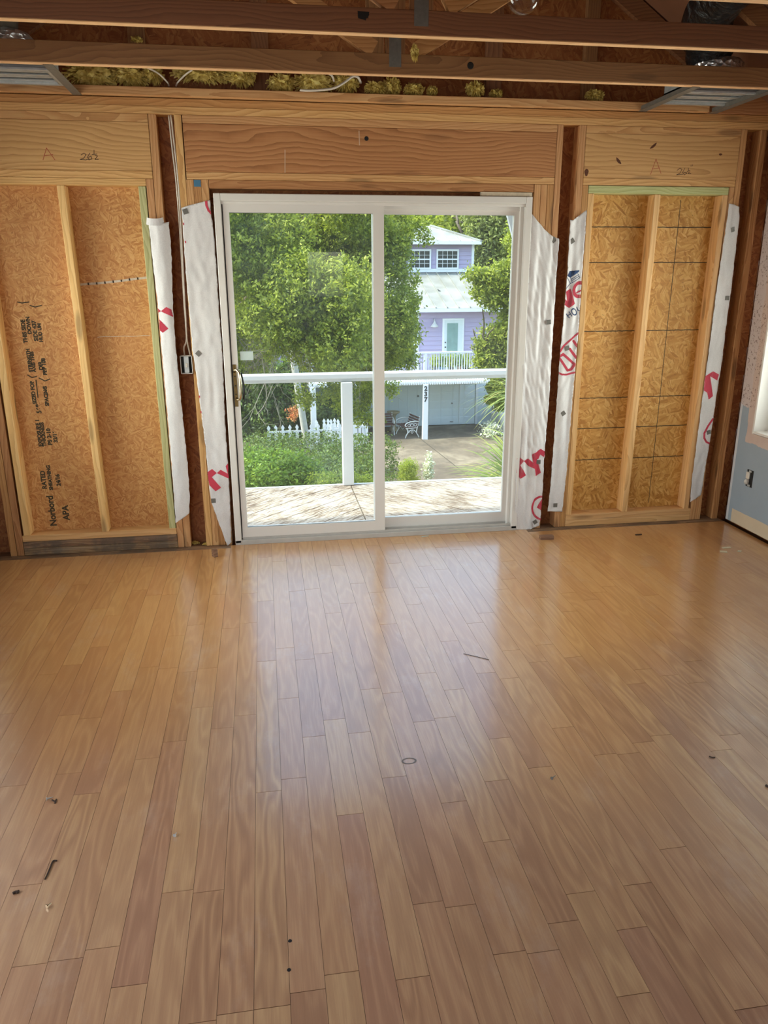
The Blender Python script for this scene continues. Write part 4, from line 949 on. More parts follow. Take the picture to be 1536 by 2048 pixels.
rl = empty('deck_railing', (0, 1.69, -.10)); tag(rl, 'white wooden deck railing with one flat rail and a square post in the middle', 'railing')
MB().box(-3.2, 3.2, 1.655, 1.79, .800, .838).box(-3.2, 3.2, 1.70, 1.738, .770, .7995).build('top_rail', pwht, rl, bevel=.003)
MB().box(-.062, .027, 1.640, 1.728, -.0955, .7695).build('post', pwht, rl, bevel=.003)
MB().box(-3.1, -3.01, 1.640, 1.728, -.0955, .7695).build('post', pwht, rl, bevel=.003)
MB().box(3.01, 3.1, 1.640, 1.728, -.0955, .7695).build('post', pwht, rl, bevel=.003)
kb = MB().prism([(.965, 1.755), (1.30, 1.60), (1.30, 3.19), (.42, 3.45)], .43, .46); tag(kb.build('barge_board', pwht), 'slanted white painted board outside, at the top right corner of the glass', 'board')

# ================================================================== GROUND
GZ = -4.8
gm = NT('garden_soil'); tc = gm.n('TexCoord').outputs['Object']
nz = gm.n('TexNoise', {'Vector': tc, 'Scale': 2.5, 'Detail': 8, 'Roughness': .7}).outputs[0]
gm.bsdf(gm.ramp(nz, [(.35, C(70, 78, 48)), (.55, C(104, 100, 66)), (.7, C(126, 116, 84))]), .95, nz, .6, .05)
tag(MB().quad((-60, -12, GZ-.03), (70, -12, GZ-.03), (70, 95, GZ-.03), (-60, 95, GZ-.03)).build('ground', gm.m), kind='structure')
dm = NT('stained_concrete'); tc = dm.n('TexCoord').outputs['Object']
a = dm.n('TexNoise', {'Vector': tc, 'Scale': .55, 'Detail': 6, 'Roughness': .6, 'Distortion': .4}).outputs[0]
b = dm.n('TexNoise', {'Vector': tc, 'Scale': 6, 'Detail': 6, 'Roughness': .7}).outputs[0]
c = dm.ramp(dm.math('ADD', dm.math('MULTIPLY', a, .7), dm.math('MULTIPLY', b, .3)), [(.38, C(88, 78, 64)), (.5, C(114, 102, 84)), (.6, C(142, 130, 108)), (.7, C(164, 150, 124))])
o_ = dm.n('TexNoise', {'Vector': dm.n('Mapping', {'Vector': tc, 'Location': (1.3, -.9, 0), 'Scale': (.45, .7, 1)}).outputs[0], 'Scale': 1.0, 'Detail': 3}).outputs[0]
c = dm.mix(dm.ramp(o_, [(.56, 0.0), (.68, .55)]), c, C(82, 74, 64))
dm.bsdf(c, .85, b, .3, .01)
MBd = MB().box(2.4, 13.5, 14.0, 28.55, GZ-.02, GZ)
tag(MBd.build('driveway', dm.m), kind='structure')
jt = MB(); pA_, pB_ = atZ(857, 890, GZ+.003), atZ(915, 935, GZ+.003); dj = (pB_-pA_)
jt.beam(pA_-dj*.4, pA_+dj*2.2, .03, .002); tag(jt.build('driveway_joint', plain('dark_joint', C(70, 64, 52), .9)), kind='structure')

# ================================================================== FOLIAGE
def m_leaf(name, stops, trans=.45):
    s = NT(name); at = s.n('Attribute', None, attribute_name='pk').outputs['Color']; sp = s.n('SeparateColor', {0: at})
    c = s.ramp(sp.outputs[0], stops)
    d = s.n('BsdfPrincipled', {'Base Color': c, 'Roughness': .5}).outputs[0]
    t = s.n('BsdfTranslucent', {'Color': s.mix(.4, c, C(190, 210, 60))}).outputs[0]
    mx = s.n('MixShader', {0: trans, 1: d, 2: t}).outputs[0]; s.t.links.new(mx, s.out.inputs[0]); return s.m
ML = {'oak': m_leaf('oak_leaves', [(0, C(70, 84, 40)), (.3, C(118, 132, 56)), (.6, C(176, 184, 70)), (1, C(222, 222, 104))], .5),
      'dark': m_leaf('dark_leaves', [(0, C(48, 66, 30)), (.5, C(84, 108, 46)), (1, C(128, 150, 66))], .3),
      'dull': m_leaf('dull_leaves', [(0, C(112, 120, 70)), (.5, C(156, 164, 92)), (1, C(196, 198, 120))], .4),
      'bright': m_leaf('bright_leaves', [(0, C(72, 100, 36)), (.5, C(116, 152, 50)), (1, C(170, 198, 80))], .45),
      'lime': m_leaf('lime_leaves', [(0, C(120, 140, 44)), (.5, C(170, 184, 60)), (1, C(214, 214, 92))], .5),
      'orange': m_leaf('orange_blooms', [(0, C(200, 104, 60)), (.5, C(232, 150, 96)), (1, C(240, 190, 130))], .3),
      'white': m_leaf('cream_blooms', [(0, C(220, 220, 190)), (1, C(248, 246, 226))], .3)}
bark = lumber('bark', C(70, 58, 46), C(104, 90, 74), C(140, 126, 108), 'Z', dirt=.3, knots=0)
def leaves(blobs, n, size, flat=.5, aspect=.45, seed=1, shell=.55, clump=7):
    """leaf quads scattered in clumps over ellipsoidal blobs; returns verts, faces, colours"""
    g = np.random.default_rng(seed); B = np.array([b if len(b) == 6 else (b[0], b[1], b[2], b[3], b[3], b[3]) for b in blobs], float)
    wgt = (B[:, 3]*B[:, 4]*B[:, 5])**(2/3.); wgt /= wgt.sum(); nc = max(1, n//clump)
    bi = g.choice(len(B), nc, p=wgt); d = g.normal(size=(nc, 3)); d /= np.linalg.norm(d, axis=1)[:, None]
    rad = shell+(1-shell)*g.random(nc)**.6; lump = 1+.18*np.sin(d[:, 0]*7+bi)*np.sin(d[:, 2]*6+bi*2)
    cc_ = B[bi, :3]+d*B[bi, 3:]*(rad*lump)[:, None]; tone_c = g.random(nc)
    cen = np.repeat(cc_, clump, 0)+g.normal(size=(nc*clump, 3))*size*1.3; dd_ = np.repeat(d, clump, 0); tc_ = np.repeat(tone_c, clump)
    m = len(cen); nrm = g.normal(size=(m, 3))+dd_*.6+np.array([0, 0, flat]); nrm /= np.linalg.norm(nrm, axis=1)[:, None]
    a = np.cross(nrm, g.normal(size=(m, 3))); a /= np.linalg.norm(a, axis=1)[:, None]; b = np.cross(nrm, a)
    sz = size*g.uniform(.6, 1.3, m)[:, None]; L = a*sz; Wd = b*sz*aspect
    V = np.stack([cen-L, cen+Wd-L*.1, cen+L, cen-Wd-L*.1], 1).reshape(-1, 3)
    col = np.clip(.5+.28*(tc_-.5)*2*.6+g.normal(size=m)*.2, 0, 1)
    return V, np.arange(4*m).reshape(m, 4), np.repeat(col, 4)
def leaf_mesh(name, VFC, mat, parent=None, base=(0, 0, 0)):
    V, F, Cc = VFC; b = WB[parent.name] if parent is not None else np.array(base, float)
    me = bpy.data.meshes.new(name); me.vertices.add(len(V)); me.vertices.foreach_set('co', (V-b).astype('f').ravel())
    me.loops.add(F.size); me.loops.foreach_set('vertex_index', F.astype('i').ravel()); me.polygons.add(len(F))
    me.polygons.foreach_set('loop_start', np.arange(0, F.size, 4, dtype='i')); me.update(calc_edges=True)
    a = me.color_attributes.new('pk', 'FLOAT_COLOR', 'POINT'); cc_ = np.ones((len(V), 4), 'f'); cc_[:, 0] = Cc; a.data.foreach_set('color', cc_.ravel())
    me.materials.append(mat); o = bpy.data.objects.new(name, me); COL.objects.link(o)
    if parent is not None: o.parent = parent
    else: o.location = b
    WB[o.name] = b; return o
def branches(m, p0, p1, r, depth, rng, spread=.6):
    p0, p1 = Vector(p0), Vector(p1); mid = p0.lerp(p1, .5)+Vector((rng.uniform(-1, 1), rng.uniform(-1, 1), rng.uniform(-.5, 1)))*(p1-p0).length*.09
    m.tube(curve([p0, mid, p1], 4), [r*(1-.45*i/8) for i in range(9)], 7 if r > .03 else 5)
    if depth <= 0: return
    L = (p1-p0).length
    for _ in range(rng.choice((2, 3))):
        s_ = rng.uniform(.5, 1.0); st = p0.lerp(p1, s_)
        d = (p1-p0).normalized()+Vector((rng.uniform(-1, 1), rng.uniform(-1, 1), rng.uniform(-.5, .7)))*spread
        branches(m, st, st+d.normalized()*L*rng.uniform(.5, .8), r*.55, depth-1, rng, spread)

# big oak in front of the left pane
oak = empty('oak_tree', (-2.6, 13.2, GZ)); tag(oak, 'big bushy oak with bright yellow green leaves filling the left door pane', 'tree')
rg = random.Random(5); bl_ = []
for _ in range(85):
    px = rg.uniform(330, 800); py = rg.uniform(330, 720); Yd = rg.uniform(8.6, 13.2)
    if py > 650 and rg.random() < .45: continue
    if px > 742+30*math.sin(py*.03) and py < 520: continue
    p = atY(px, py, Yd); bl_.append((p.x, p.y, p.z, rg.uniform(.45, .75)*(.8 if py > 640 else 1)))
for px, py, Yd, r in ((800, 560, 10.5, .38), (812, 600, 10.5, .32), (806, 660, 10.8, .4), (800, 710, 11, .38), (790, 620, 10, .5), (775, 700, 10.4, .45), (778, 640, 10, .45), (815, 720, 11, .25), (785, 520, 10.2, .35), (800, 448, 10.5, .28), (828, 440, 10.8, .2), (845, 458, 10.8, .17), (852, 482, 10.8, .12), (792, 480, 10.3, .35), (700, 800, 11.5, .36), (735, 790, 11.6, .30), (722, 830, 11.7, .26), (660, 790, 11.2, .28), (610, 790, 11, .25), (750, 840, 11.7, .2), (745, 770, 11.5, .3), (783, 778, 12, .18), (700, 740, 11, .5), (640, 730, 10.8, .35), (745, 720, 10.8, .5)):
    p = atY(px, py, Yd); bl_.append((p.x, p.y, p.z, r))
leaf_mesh('foliage', leaves(bl_, 300000, .036, seed=3, shell=.3, clump=12), ML['oak'], oak)
bm_ = MB(); branches(bm_, (-2.6, 13.2, GZ), (-2.2, 12.6, -1.2), .20, 0, rg)
for e in ((-2.4, 10.4, 1.0), (.3, 11.6, 1.6), (-.9, 10.6, 2.2), (-1.6, 12, 2.0)): branches(bm_, (-2.22, 12.6, -1.4), e, .10, 3, rg, .45)
bm_.build('trunk', bark, oak, smooth=True)
tw = MB()
for _ in range(46):
    px = rg.uniform(470, 700); py = rg.uniform(600, 690); p = atY(px, py, rg.uniform(9.0, 10.4)); q = p+Vector((rg.uniform(-.5, .5), rg.uniform(-.3, .3), -rg.uniform(.25, .8))); branches(tw, p, q, .010, 2, rg, .9)
for a, b in (((530, 760), (532, 815)), ((545, 770), (520, 826)), ((528, 812), (512, 830)), ((530, 815), (536, 830))):
    A, B_ = atY(*a, 9.3), atY(*b, 9.3); tw.tube([A, A.lerp(B_, .5)+Vector((.02, 0, .01)), B_], [.009, .008, .004], 6)
branches(tw, atY(520, 640, 9.4), atY(532, 770, 9.3), .014, 3, rg, .9)
part_label(tw.build('bare_twigs', plain('pale_bark', C(150, 140, 122), .8), oak), 'pale bare twigs hanging low')
lt = empty('leaning_trunk', (.9, 22.6, GZ)); 
tag(lt, 'bare white leaning tree trunk between the oak branches above the railing', 'tree')
A, Bp = atY(577, 660, 22.0), atY(592, 752, 22.2); dv = (Bp-A); tt = A+dv*((GZ-A.z)/dv.z)
MB().tube(curve([A-dv*.1, A+dv*.5+Vector((.03, 0, 0)), Bp, tt], 6), [.10]*7+[.12]*12, 8).build('trunk', plain('white_bark', C(206, 200, 188), .7, noise=.25, scale=9), lt, smooth=True)

def tree(name, label, group, blobs, n, size, mat, trunk, seed, shell=.45):
    o = empty(name, trunk[0]); tag(o, label, 'tree', group)
    leaf_mesh('foliage', leaves(blobs, n, size, seed=seed, shell=shell), mat, o)
    m = MB(); r = random.Random(seed); branches(m, trunk[0], trunk[1], trunk[2], 3, r, .8); m.build('trunk', bark, o, smooth=True); return o
def pblobs(lst, Yd):
    out = []
    for px, py, rpx, *dy in lst:
        yy = Yd+(dy[0] if dy else 0); p = atY(px, py, yy); r = rpx*(p-CAM).length/FPX; out.append((p.x, yy, p.z, r))
    return out
tree('oak_tree', 'leafy oak with yellow green tips right of the purple house door', None,
     pblobs([(1000, 560, 34), (975, 560, 26), (945, 548, 16), (960, 585, 18), (1020, 590, 34), (985, 600, 20), (1040, 540, 34), (1030, 640, 34), (1015, 680, 40), (985, 670, 24), (975, 710, 26), (962, 690, 15), (1000, 730, 34), (960, 728, 14), (1040, 720, 44), (1045, 600, 44), (1070, 660, 60), (1075, 560, 50), (1035, 480, 24), (1055, 450, 30), (1100, 620, 60, 2)], 15.0), 52000, .05, ML['oak'],
     ((6.6, 16.2, GZ), (6.3, 15.6, -1.0), .16), 21, .25)
tree('cedar_tree', 'tall dull green evergreen behind the right side of the purple house', None,
     pblobs([(975, 470, 40), (1010, 480, 44), (990, 440, 44), (955, 500, 22), (1030, 430, 50), (965, 430, 36), (985, 530, 34), (1040, 520, 40), (1020, 400, 60), (960, 540, 16)], 40.0), 42000, .12, ML['dull'],
     ((14.2, 40.8, GZ), (14, 40.5, 3.0), .25), 22)
# distant woods: three meshes, copied
wg = 'woods behind the houses'; protos = []
for k, (mt, sd) in enumerate((('dark', 41), ('oak', 42), ('dull', 43))):
    r = random.Random(sd); bb = [(r.gauss(0, 1.5), r.gauss(0, 1.5), 4.5+r.uniform(-3, 4.2), r.uniform(1.1, 1.8)) for _ in range(26)]
    o = empty('woods_tree', (0, 0, 0)); leaf_mesh('foliage', leaves(bb, 26000, .16, seed=sd, shell=.4), ML[mt], o)
    m = MB(); branches(m, (0, 0, 0), (.3, .2, 5.5), .22, 2, r, .8); m.build('trunk', bark, o, smooth=True); protos.append([o]+[c for c in COL.objects if c.parent == o])
r = random.Random(9)
woods = [(2.0, 43.5, 0, 1.2, 'dark evergreen tree rising directly behind the left half of the purple house'), (11.5, 46, 1, 1.2, 'sunlit yellow green tree rising behind the right half of the purple house'),
                  (7.0, 57, 2, 1.45, 'distant dull green tree whose crown tops the purple roof peak'), (20.0, 54, 0, 1.3, 'distant dark evergreen tree to the right above the purple roof'),
         (-1.8, 54, 1, 1.3, 'distant sunlit tree behind the left end of the purple house'), (-7.0, 30, 0, .95, 'dark evergreen tree left of the purple house behind the big oak'),
         (17.5, 31, 1, .9, 'sunlit tree right of the purple house beyond the steps'), (17.5, 20, 0, .8, 'dark evergreen tree at the far right side of the driveway'), (-8, 18, 0, .7, 'low dark evergreen tree in the garden far left')]
seen = set()
for x, y, k, s_, lab in woods:
    P = protos[k]
    if k in seen:
        o = P[0].copy(); COL.objects.link(o)
        for ch in P[1:]: c2 = ch.copy(); COL.objects.link(c2); c2.parent = o
    else: o = P[0]; seen.add(k)
    o.location = (x, y, GZ-.05); o.scale = (s_, s_, s_*r.uniform(.95, 1.1)); o.rotation_euler = (0, 0, r.uniform(0, 6)); tag(o, lab, 'tree', wg)

def shrub(name, label, blobs, n, size, mat, seed, cat='shrub', shell=.5, asp=.5, flat=.5):
    b = (blobs[0][0], blobs[0][1], GZ); o = leaf_mesh(name, leaves(blobs, n, size, seed=seed, shell=shell, aspect=asp, flat=flat), ML[mat], None, b); return tag(o, label, cat)
r = random.Random(4)
def mound(pts, Y0, Y1, n, rmin, rmax, sd):
    rr2 = random.Random(sd); out = []
    for _ in range(n):
        px, py = rr2.choice(pts); px += rr2.uniform(-22, 22); py += rr2.uniform(-8, 8); yy = Y1-(Y1-Y0)*min(1, max(0, (py-865)/90)); p = atY(px, py, yy); out.append((p.x, p.y, p.z-.22, rr2.uniform(rmin, rmax)))
        if p.z-.25 > GZ+.8: out.append((p.x, p.y, p.z-1.0, rmax))
    return out
shrub('hedge', 'wide dark green hedge mound below the deck in front of the picket fence', mound([(500+i*20, 880+j*18) for i in range(14) for j in range(5)], 15.5, 21.5, 120, .32, .5, 1), 90000, .042, 'dark', 51, 'hedge')
shrub('dark_bush', 'dense dark green bush mass in the shade behind the picket fence', [(x, 26.9+.4*math.sin(x*3), GZ+z, .7) for x in np.arange(-1.8, 2.6, .55) for z in (.3, 1.1, 1.8, 2.5) if not (x > .9 and z > 1.5)], 44000, .075, 'dark', 59, 'bush')
shrub('leafy_shrub', 'bright green leafy shrub at the lower left behind the deck edge', mound([(505+i*18, 915+j*16) for i in range(7) for j in range(3)], 13.0, 15.0, 34, .28, .45, 2), 26000, .05, 'bright', 52)
shrub('leafy_shrub', 'yellowish green low shrub behind the deck edge beside the white post', mound([(640+i*16, 950+j*10) for i in range(7) for j in range(2)], 12.5, 14, 24, .2, .3, 3), 14000, .035, 'lime', 53)
shrub('yellow_shrub', 'round yellow green shrub standing alone on the driveway edge', pblobs([(817, 945, 18), (808, 935, 12), (826, 935, 13), (818, 928, 12), (818, 965, 20), (806, 955, 13), (828, 958, 13)], 18.4), 6500, .038, 'lime', 54, shell=.2, asp=.2)
shrub('flowering_shrub', 'orange flowering bush in the dark garden behind the picket fence', pblobs([(585, 826, 12), (597, 822, 9), (590, 834, 7)], 25.5), 420, .05, 'orange', 55)
shrub('flowering_shrub', 'orange flowering bush seen above the railing beside the door handle', pblobs([(497, 738, 12), (505, 728, 7)], 25.5), 420, .05, 'orange', 56)
shrub('climbing_vine', 'green vine climbing the right end of the garage wall', pblobs([(985, 775, 12), (995, 790, 14), (980, 800, 8), (1005, 775, 18), (1008, 800, 14), (990, 765, 10), (1018, 790, 16), (1000, 812, 9)], 26.5), 14000, .05, 'oak', 57)
shrub('white_flower_bed', 'patch of white flowers on the ground at the right of the driveway', [(atZ(x, y, GZ).x, atZ(x, y, GZ).y, GZ+.28, .26) for x, y in ((970, 868), (978, 872), (985, 868), (975, 878), (990, 872))], 700, .055, 'white', 58, 'flowers', shell=.3)
# yucca flower spike
yf = empty('yucca_flower_spike', tuple(atZ(855, 985, GZ))); fx = atY(856, 950, 18.4); yf.location = (fx.x, 18.4, GZ); WB[yf.name] = np.array((fx.x, 18.4, GZ)); tag(yf, 'tall spike of creamy white bell flowers beside the yellow green shrub', 'flower')
MB().tube([(fx.x, 18.4, GZ), (fx.x+.03, 18.4, atY(862, 903, 18.4).z)], [.02, .008], 6).build('stem', plain('green_stem', C(120, 140, 70), .6), yf)
leaf_mesh('blossoms', leaves([(fx.x+.03, 18.4, atY(860, 915, 18.4).z, .06, .06, .16), (fx.x+.01, 18.4, atY(858, 930, 18.4).z, .14, .14, .2), (fx.x, 18.4, atY(856, 945, 18.4).z, .15, .15, .2)], 900, .036, seed=61, aspect=.8, shell=.3), ML['white'], yf)
# yuccas / palms with blade leaves
def blades(m, c, dirs, L, w, droop, rng, k=9):
    cols = []
    for d in dirs:
        d = Vector(d).normalized(); s_ = d.cross(Vector((0, 0, 1)))
        if s_.length < .05: s_ = Vector((1, 0, 0))
        s_.normalize(); l = L*rng.uniform(.75, 1.1); prev = None; tone = rng.random()
        nrm = s_.cross(d)
        for i in range(k+1):
            t = i/k; p = Vector(c)+d*l*t+Vector((0, 0, -droop*l*t*t*t)); ww = w*(min(1, .35+3*t) if t < .25 else (1-(t-.25)/.75)**.7)
            row = (p-s_*ww/2, p-nrm*ww*.14, p+s_*ww/2)
            if prev: m.quad(prev[0], prev[1], row[1], row[0]); m.quad(prev[1], prev[2], row[2], row[1]); cols.extend([min(1, max(0, tone*.7+t*.3))]*8)
            prev = row
    return cols
def blade_plant(name, label, c, n, L, w, droop, seed, dirf, stem=None, mat='yucca'):
    o = empty(name, (c[0], c[1], GZ)); tag(o, label, 'plant'); rng = random.Random(seed); m = MB(); dirs = [dirf(rng) for _ in range(n)]
    cols = blades(m, c, dirs, L, w, droop, rng)
    V = np.array([tuple(v) for v in m.v]); leaf_mesh('blades', (V, np.arange(len(V)).reshape(-1, 4), np.array(cols)), ML[mat], o)
    MB().tube([(c[0], c[1], GZ), (c[0]+.03, c[1], (GZ+c[2])/2), (c[0], c[1], c[2])], [.09, .07, .06], 10).build('stem', bark, o, smooth=True); return o
ML['yucca'] = m_leaf('yucca_blades', [(0, C(84, 110, 50)), (.5, C(124, 144, 66)), (.85, C(166, 172, 84)), (1, C(186, 160, 90))], .2)
def dome(rng):
    t = rng.uniform(0, 2*PI); h = rng.uniform(-.25, .95); q = math.sqrt(max(0, 1-h*h)); return (q*math.cos(t), q*math.sin(t), h)
yc = atY(1052, 985, 3.3); blade_plant('yucca_plant', 'big spiky yucca with long striped blades at the lower right beyond the deck', (yc.x, 3.3, yc.z), 330, 1.0, .042, .22, 71, dome)
yc3 = atY(1075, 930, 4.6); blade_plant('yucca_plant', 'yucca with broad pale blades rising behind the lower right spiky one', (yc3.x, 4.6, yc3.z), 120, 1.1, .045, .3, 73, dome)
yc2 = atY(1062, 800, 6.2); blade_plant('yucca_plant', 'taller yucca with thin blades at the right edge of the glass below the rail', (yc2.x, 6.2, yc2.z), 150, 1.15, .024, .4, 72, lambda g: (lambda d: (d[0], d[1], d[2]*.8+.1))(dome(g)))

# ================================================================== PURPLE HOUSE
yw, ypo, yu = 28.62, 25.7, 32.62
lav = plain('lavender_siding', C(180, 168, 196), .7, noise=.03, scale=3); hw = plain('house_white_trim', C(232, 234, 236), .6, noise=.03, scale=3)
grw = plain('garage_pale_blue', C(208, 220, 226), .7, noise=.03, scale=3); dgl = NT('dark_window_glass'); dgl.bsdf(C(52, 60, 62), .08); dgl = dgl.m
met = NT('white_metal_roof'); tcn = met.n('TexCoord').outputs['Object']; nzz = met.n('TexNoise', {'Vector': tcn, 'Scale': 1.2, 'Detail': 5}).outputs[0]
met.bsdf(met.ramp(nzz, [(.4, C(138, 138, 128)), (.6, C(158, 158, 150))]), .45); met = met.m
H = empty('purple_house', (6.5, yw, GZ)); tag(H, 'lavender two storey house with white metal roofs and a garage numbered 237', 'house')
def clap(m, x0, x1, y, z0, z1, st=.19):
    z = z0
    while z < z1-.01:
        zt = min(z+st, z1); m.v += [(x0, y-.03, z), (x1, y-.03, z), (x1, y, zt), (x0, y, zt), (x0, y+.05, z), (x1, y+.05, z), (x1, y+.05, zt), (x0, y+.05, zt)]
        n = len(m.v)-8; m.f += [tuple(n+i for i in q) for q in ((0, 1, 2, 3), (0, 4, 5, 1), (3, 2, 6, 7), (0, 3, 7, 4), (1, 5, 6, 2), (4, 7, 6, 5))]; z = zt
m = MB(); clap(m, 5.99, 7.02, yw, -2.40, .20); clap(m, 7.98, 10.0, yw, -2.40, .20); clap(m, 7.02, 7.98, yw, -.135, .20); clap(m, -1.2, 5.85, yw, -2.4, .2); m.box(-1.2, 10.0, yw+.06, yw+5, -2.4, .1); m.build('upper_wall', lav, H)
MB().box(5.86, 5.98, yw-.06, yw+.04, -2.40, .18).build('corner_trim', hw, H)
gw = MB(); gw.box(-1.2, 6.44, yw, yw+.1, GZ, -2.56).box(8.62, 10.0, yw, yw+.1, GZ, -2.56).box(6.44, 8.62, yw, yw+.1, -2.95, -2.56).box(-1.2, 10.0, yw+.3, yw+5, GZ, -2.56)
for x in np.arange(-1.2, 6.4, .42): gw.box(x, x+.012, yw-.012, yw, GZ, -2.56)
gw.build('garage_wall', grw, H)
gd = MB().box(6.46, 8.60, yw+.03, yw+.07, GZ+.01, -2.96).build('garage_door', plain('garage_door_white', C(226, 234, 238), .6, noise=.03), H)
gp = MB()
for i in range(4):
    for j in range(5):
        x0, z0 = 6.50+i*.53, GZ+.06+j*.36; gp.box(x0, x0+.47, yw+.018, yw+.0295, z0, z0+.30); gp.box(x0+.05, x0+.42, yw+.010, yw+.0175, z0+.05, z0+.25)
gp.build('raised_panel', bpy.data.materials['garage_door_white'], gd)
MB().box(7.45, 7.60, yw-.005, yw+.008, GZ+.12, GZ+.15).box(7.50, 7.56, yw-.01, yw+.008, -3.86, -3.80).build('door_pull', M['galvd'], gd)
MB().box(7.86, 7.90, yw-.012, yw+.009, GZ+.03, -2.98).build('post_strip', hw, gd)
MB().box(6.36, 6.45, yw-.03, yw, GZ, -2.86).box(8.61, 8.72, yw-.03, yw, GZ, -2.86).box(6.45, 8.61, yw-.03, yw, -2.96, -2.86).build('garage_trim', hw, H)
c_ = atY(836, 792, yw); MB().lathe([(.001, -.08), (.04, -.07), (.05, -.02), (.03, 0)], (c_.x, yw-.01, c_.z), 12, 'Y').build('wall_lamp', M['galvd'], H)
# porch deck above the garage front, beam with toothed edge, posts
pd_ = MB().box(1.0, 8.35, ypo-.08, yw-.05, -2.50, -2.41).box(1.0, 8.35, ypo+.12, yw-.05, -2.60, -2.505); pd_.build('porch_floor', hw, H)
bt = MB().box(1.0, 8.35, ypo-.06, ypo+.06, -2.545, -2.501)
x = 1.0
while x < 8.3: bt.box(x, x+.055, ypo-.10, ypo-.061, -2.56, -2.44); x += .095
bt.build('toothed_beam', hw, H)
MB().box(5.585, 5.80, ypo-.11, ypo+.11, GZ, -2.546).build('porch_post', hw, H, bevel=.01)
px_ = atY(626, 800, ypo).x; MB().box(px_-.11, px_+.11, ypo-.11, ypo+.11, GZ, -2.546).build('porch_post', hw, H, bevel=.01)
post = [c for c in COL.objects if c.parent == H and c.name.startswith('porch_post')][0]
for ch_, py in (('2', 778), ('3', 789), ('7', 800)):
    p = atY(845, py, ypo-.115); text_part(ch_, .25, M['black'], H, (5.625, ypo-.1125, p.z-.07), (PI/2, 0, 0), .012, 'house_number')
# roof over the porch wall
def roofpatch(m, P, t=.06):
    P = [Vector(p) for p in P]; m.quad(*P); Q = [p-Vector((0, 0, t)) for p in P]; m.quad(*Q)
    for i in range(4): m.quad(P[i], P[(i+1) % 4], Q[(i+1) % 4], Q[i])
zE, zR, yE = .30, 1.76, 28.05
m = MB(); roofpatch(m, [(-1.5, yE, zE), (10.3, yE, zE), (10.3, yu, zR), (-1.5, yu, zR)])
sl_ = (zR-zE)/(yu-yE)
for x in np.arange(-1.4, 10.3, .50): m.beam((x, yE, zE+.03), (x, yu, zR+.03), .035, .07)
m.build('lower_roof', met, H)
MB().box(-1.5, 10.3, yE-.03, yE-.001, zE-.15, zE-.01).box(-1.5, 10.3, yE, yw-.04, zE-.15, zE-.12).build('fascia', hw, H)
ws = atY(878, 582, 30.2); MB().prism([(ws.x-.06, ws.z-.05), (ws.x+.10, ws.z-.03), (ws.x-.06, ws.z+.08)], 30.1, 30.3).build('roof_vent', M['galvd'], H)
# upper block
m = MB(); clap(m, 5.0, 9.32, yu, zR+.02, 3.10); m.box(5.0, 9.32, yu+.06, yu+4, zR-.4, 3.10); m.build('top_floor_wall', lav, H)
MB().box(9.30, 9.42, yu-.06, yu+.05, zR, 3.12).box(4.6, 9.1, yu-.07, yu-.035, zR+.02, zR+.19).build('corner_trim', hw, H)
m = MB(); e0, e1, f0, f1, ez, rz_ = 4.5, 9.65, yu-.45, yu+4.6, 3.16, 4.22
rx0, rx1, ry = 6.9, 7.75, (f0+f1)/2
rz_ = atY(873, 452, ry).z
m.quad((e0, f0, ez), (e1, f0, ez), (rx1, ry, rz_), (rx0, ry, rz_)); m.quad((e1, f0, ez), (e1, f1, ez), (rx1, ry, rz_)); m.quad((e1, f1, ez), (e0, f1, ez), (rx0, ry, rz_), (rx1, ry, rz_)); m.quad((e0, f1, ez), (e0, f0, ez), (rx0, ry, rz_)); m.quad((e0, f0, ez-.02), (e0, f1, ez-.02), (e1, f1, ez-.02), (e1, f0, ez-.02))
m.beam((e1, f0, ez+.02), (rx1, ry, rz_+.03), .16, .06)
for i in range(9):
    x = e0+.3+i*.55
    t = min(1, (x-e0)/(rx0-e0), (e1-x)/(e1-rx1)) if not (rx0 <= x <= rx1) else 1
    m.beam((x, f0, ez+.012), (x, f0+(ry-f0)*t, ez+(rz_-ez)*t+.012), .03, .03)
m.build('top_roof', met, H); MB().box(e0, e1, f0-.02, f0-.001, ez-.14, ez+.0).build('fascia', hw, H)
def hwindow(x0, x1, z0, z1, y):
    o = MB().box(x0-.07, x1+.07, y-.09, y-.035, z1, z1+.08).box(x0-.07, x1+.07, y-.09, y-.035, z0-.08, z0).box(x0-.07, x0, y-.09, y-.035, z0, z1).box(x1, x1+.07, y-.09, y-.035, z0, z1).box(x0, x1, y-.08, y-.035, (z0+z1)/2-.03, (z0+z1)/2+.03).build('window', hw, H)
    MB().box(x0, x1, y-.045, y-.036, z0, z1).build('pane', dgl, o)
    mm = MB()
    for i in range(1, 4): xx = x0+(x1-x0)*i/4; mm.box(xx-.008, xx+.008, y-.065, y-.046, z0, z1)
    for zz in (z0+(z1-z0)*.25, z0+(z1-z0)*.75): mm.box(x0, x1, y-.063, y-.046, zz-.008, zz+.008)
    mm.build('muntins', hw, o)
hwindow(7.66, 8.60, 2.00, 2.74, yu); hwindow(6.30, 7.26, 2.00, 2.74, yu)
hwindow(4.75, 5.75, -1.9, -.35, yw)
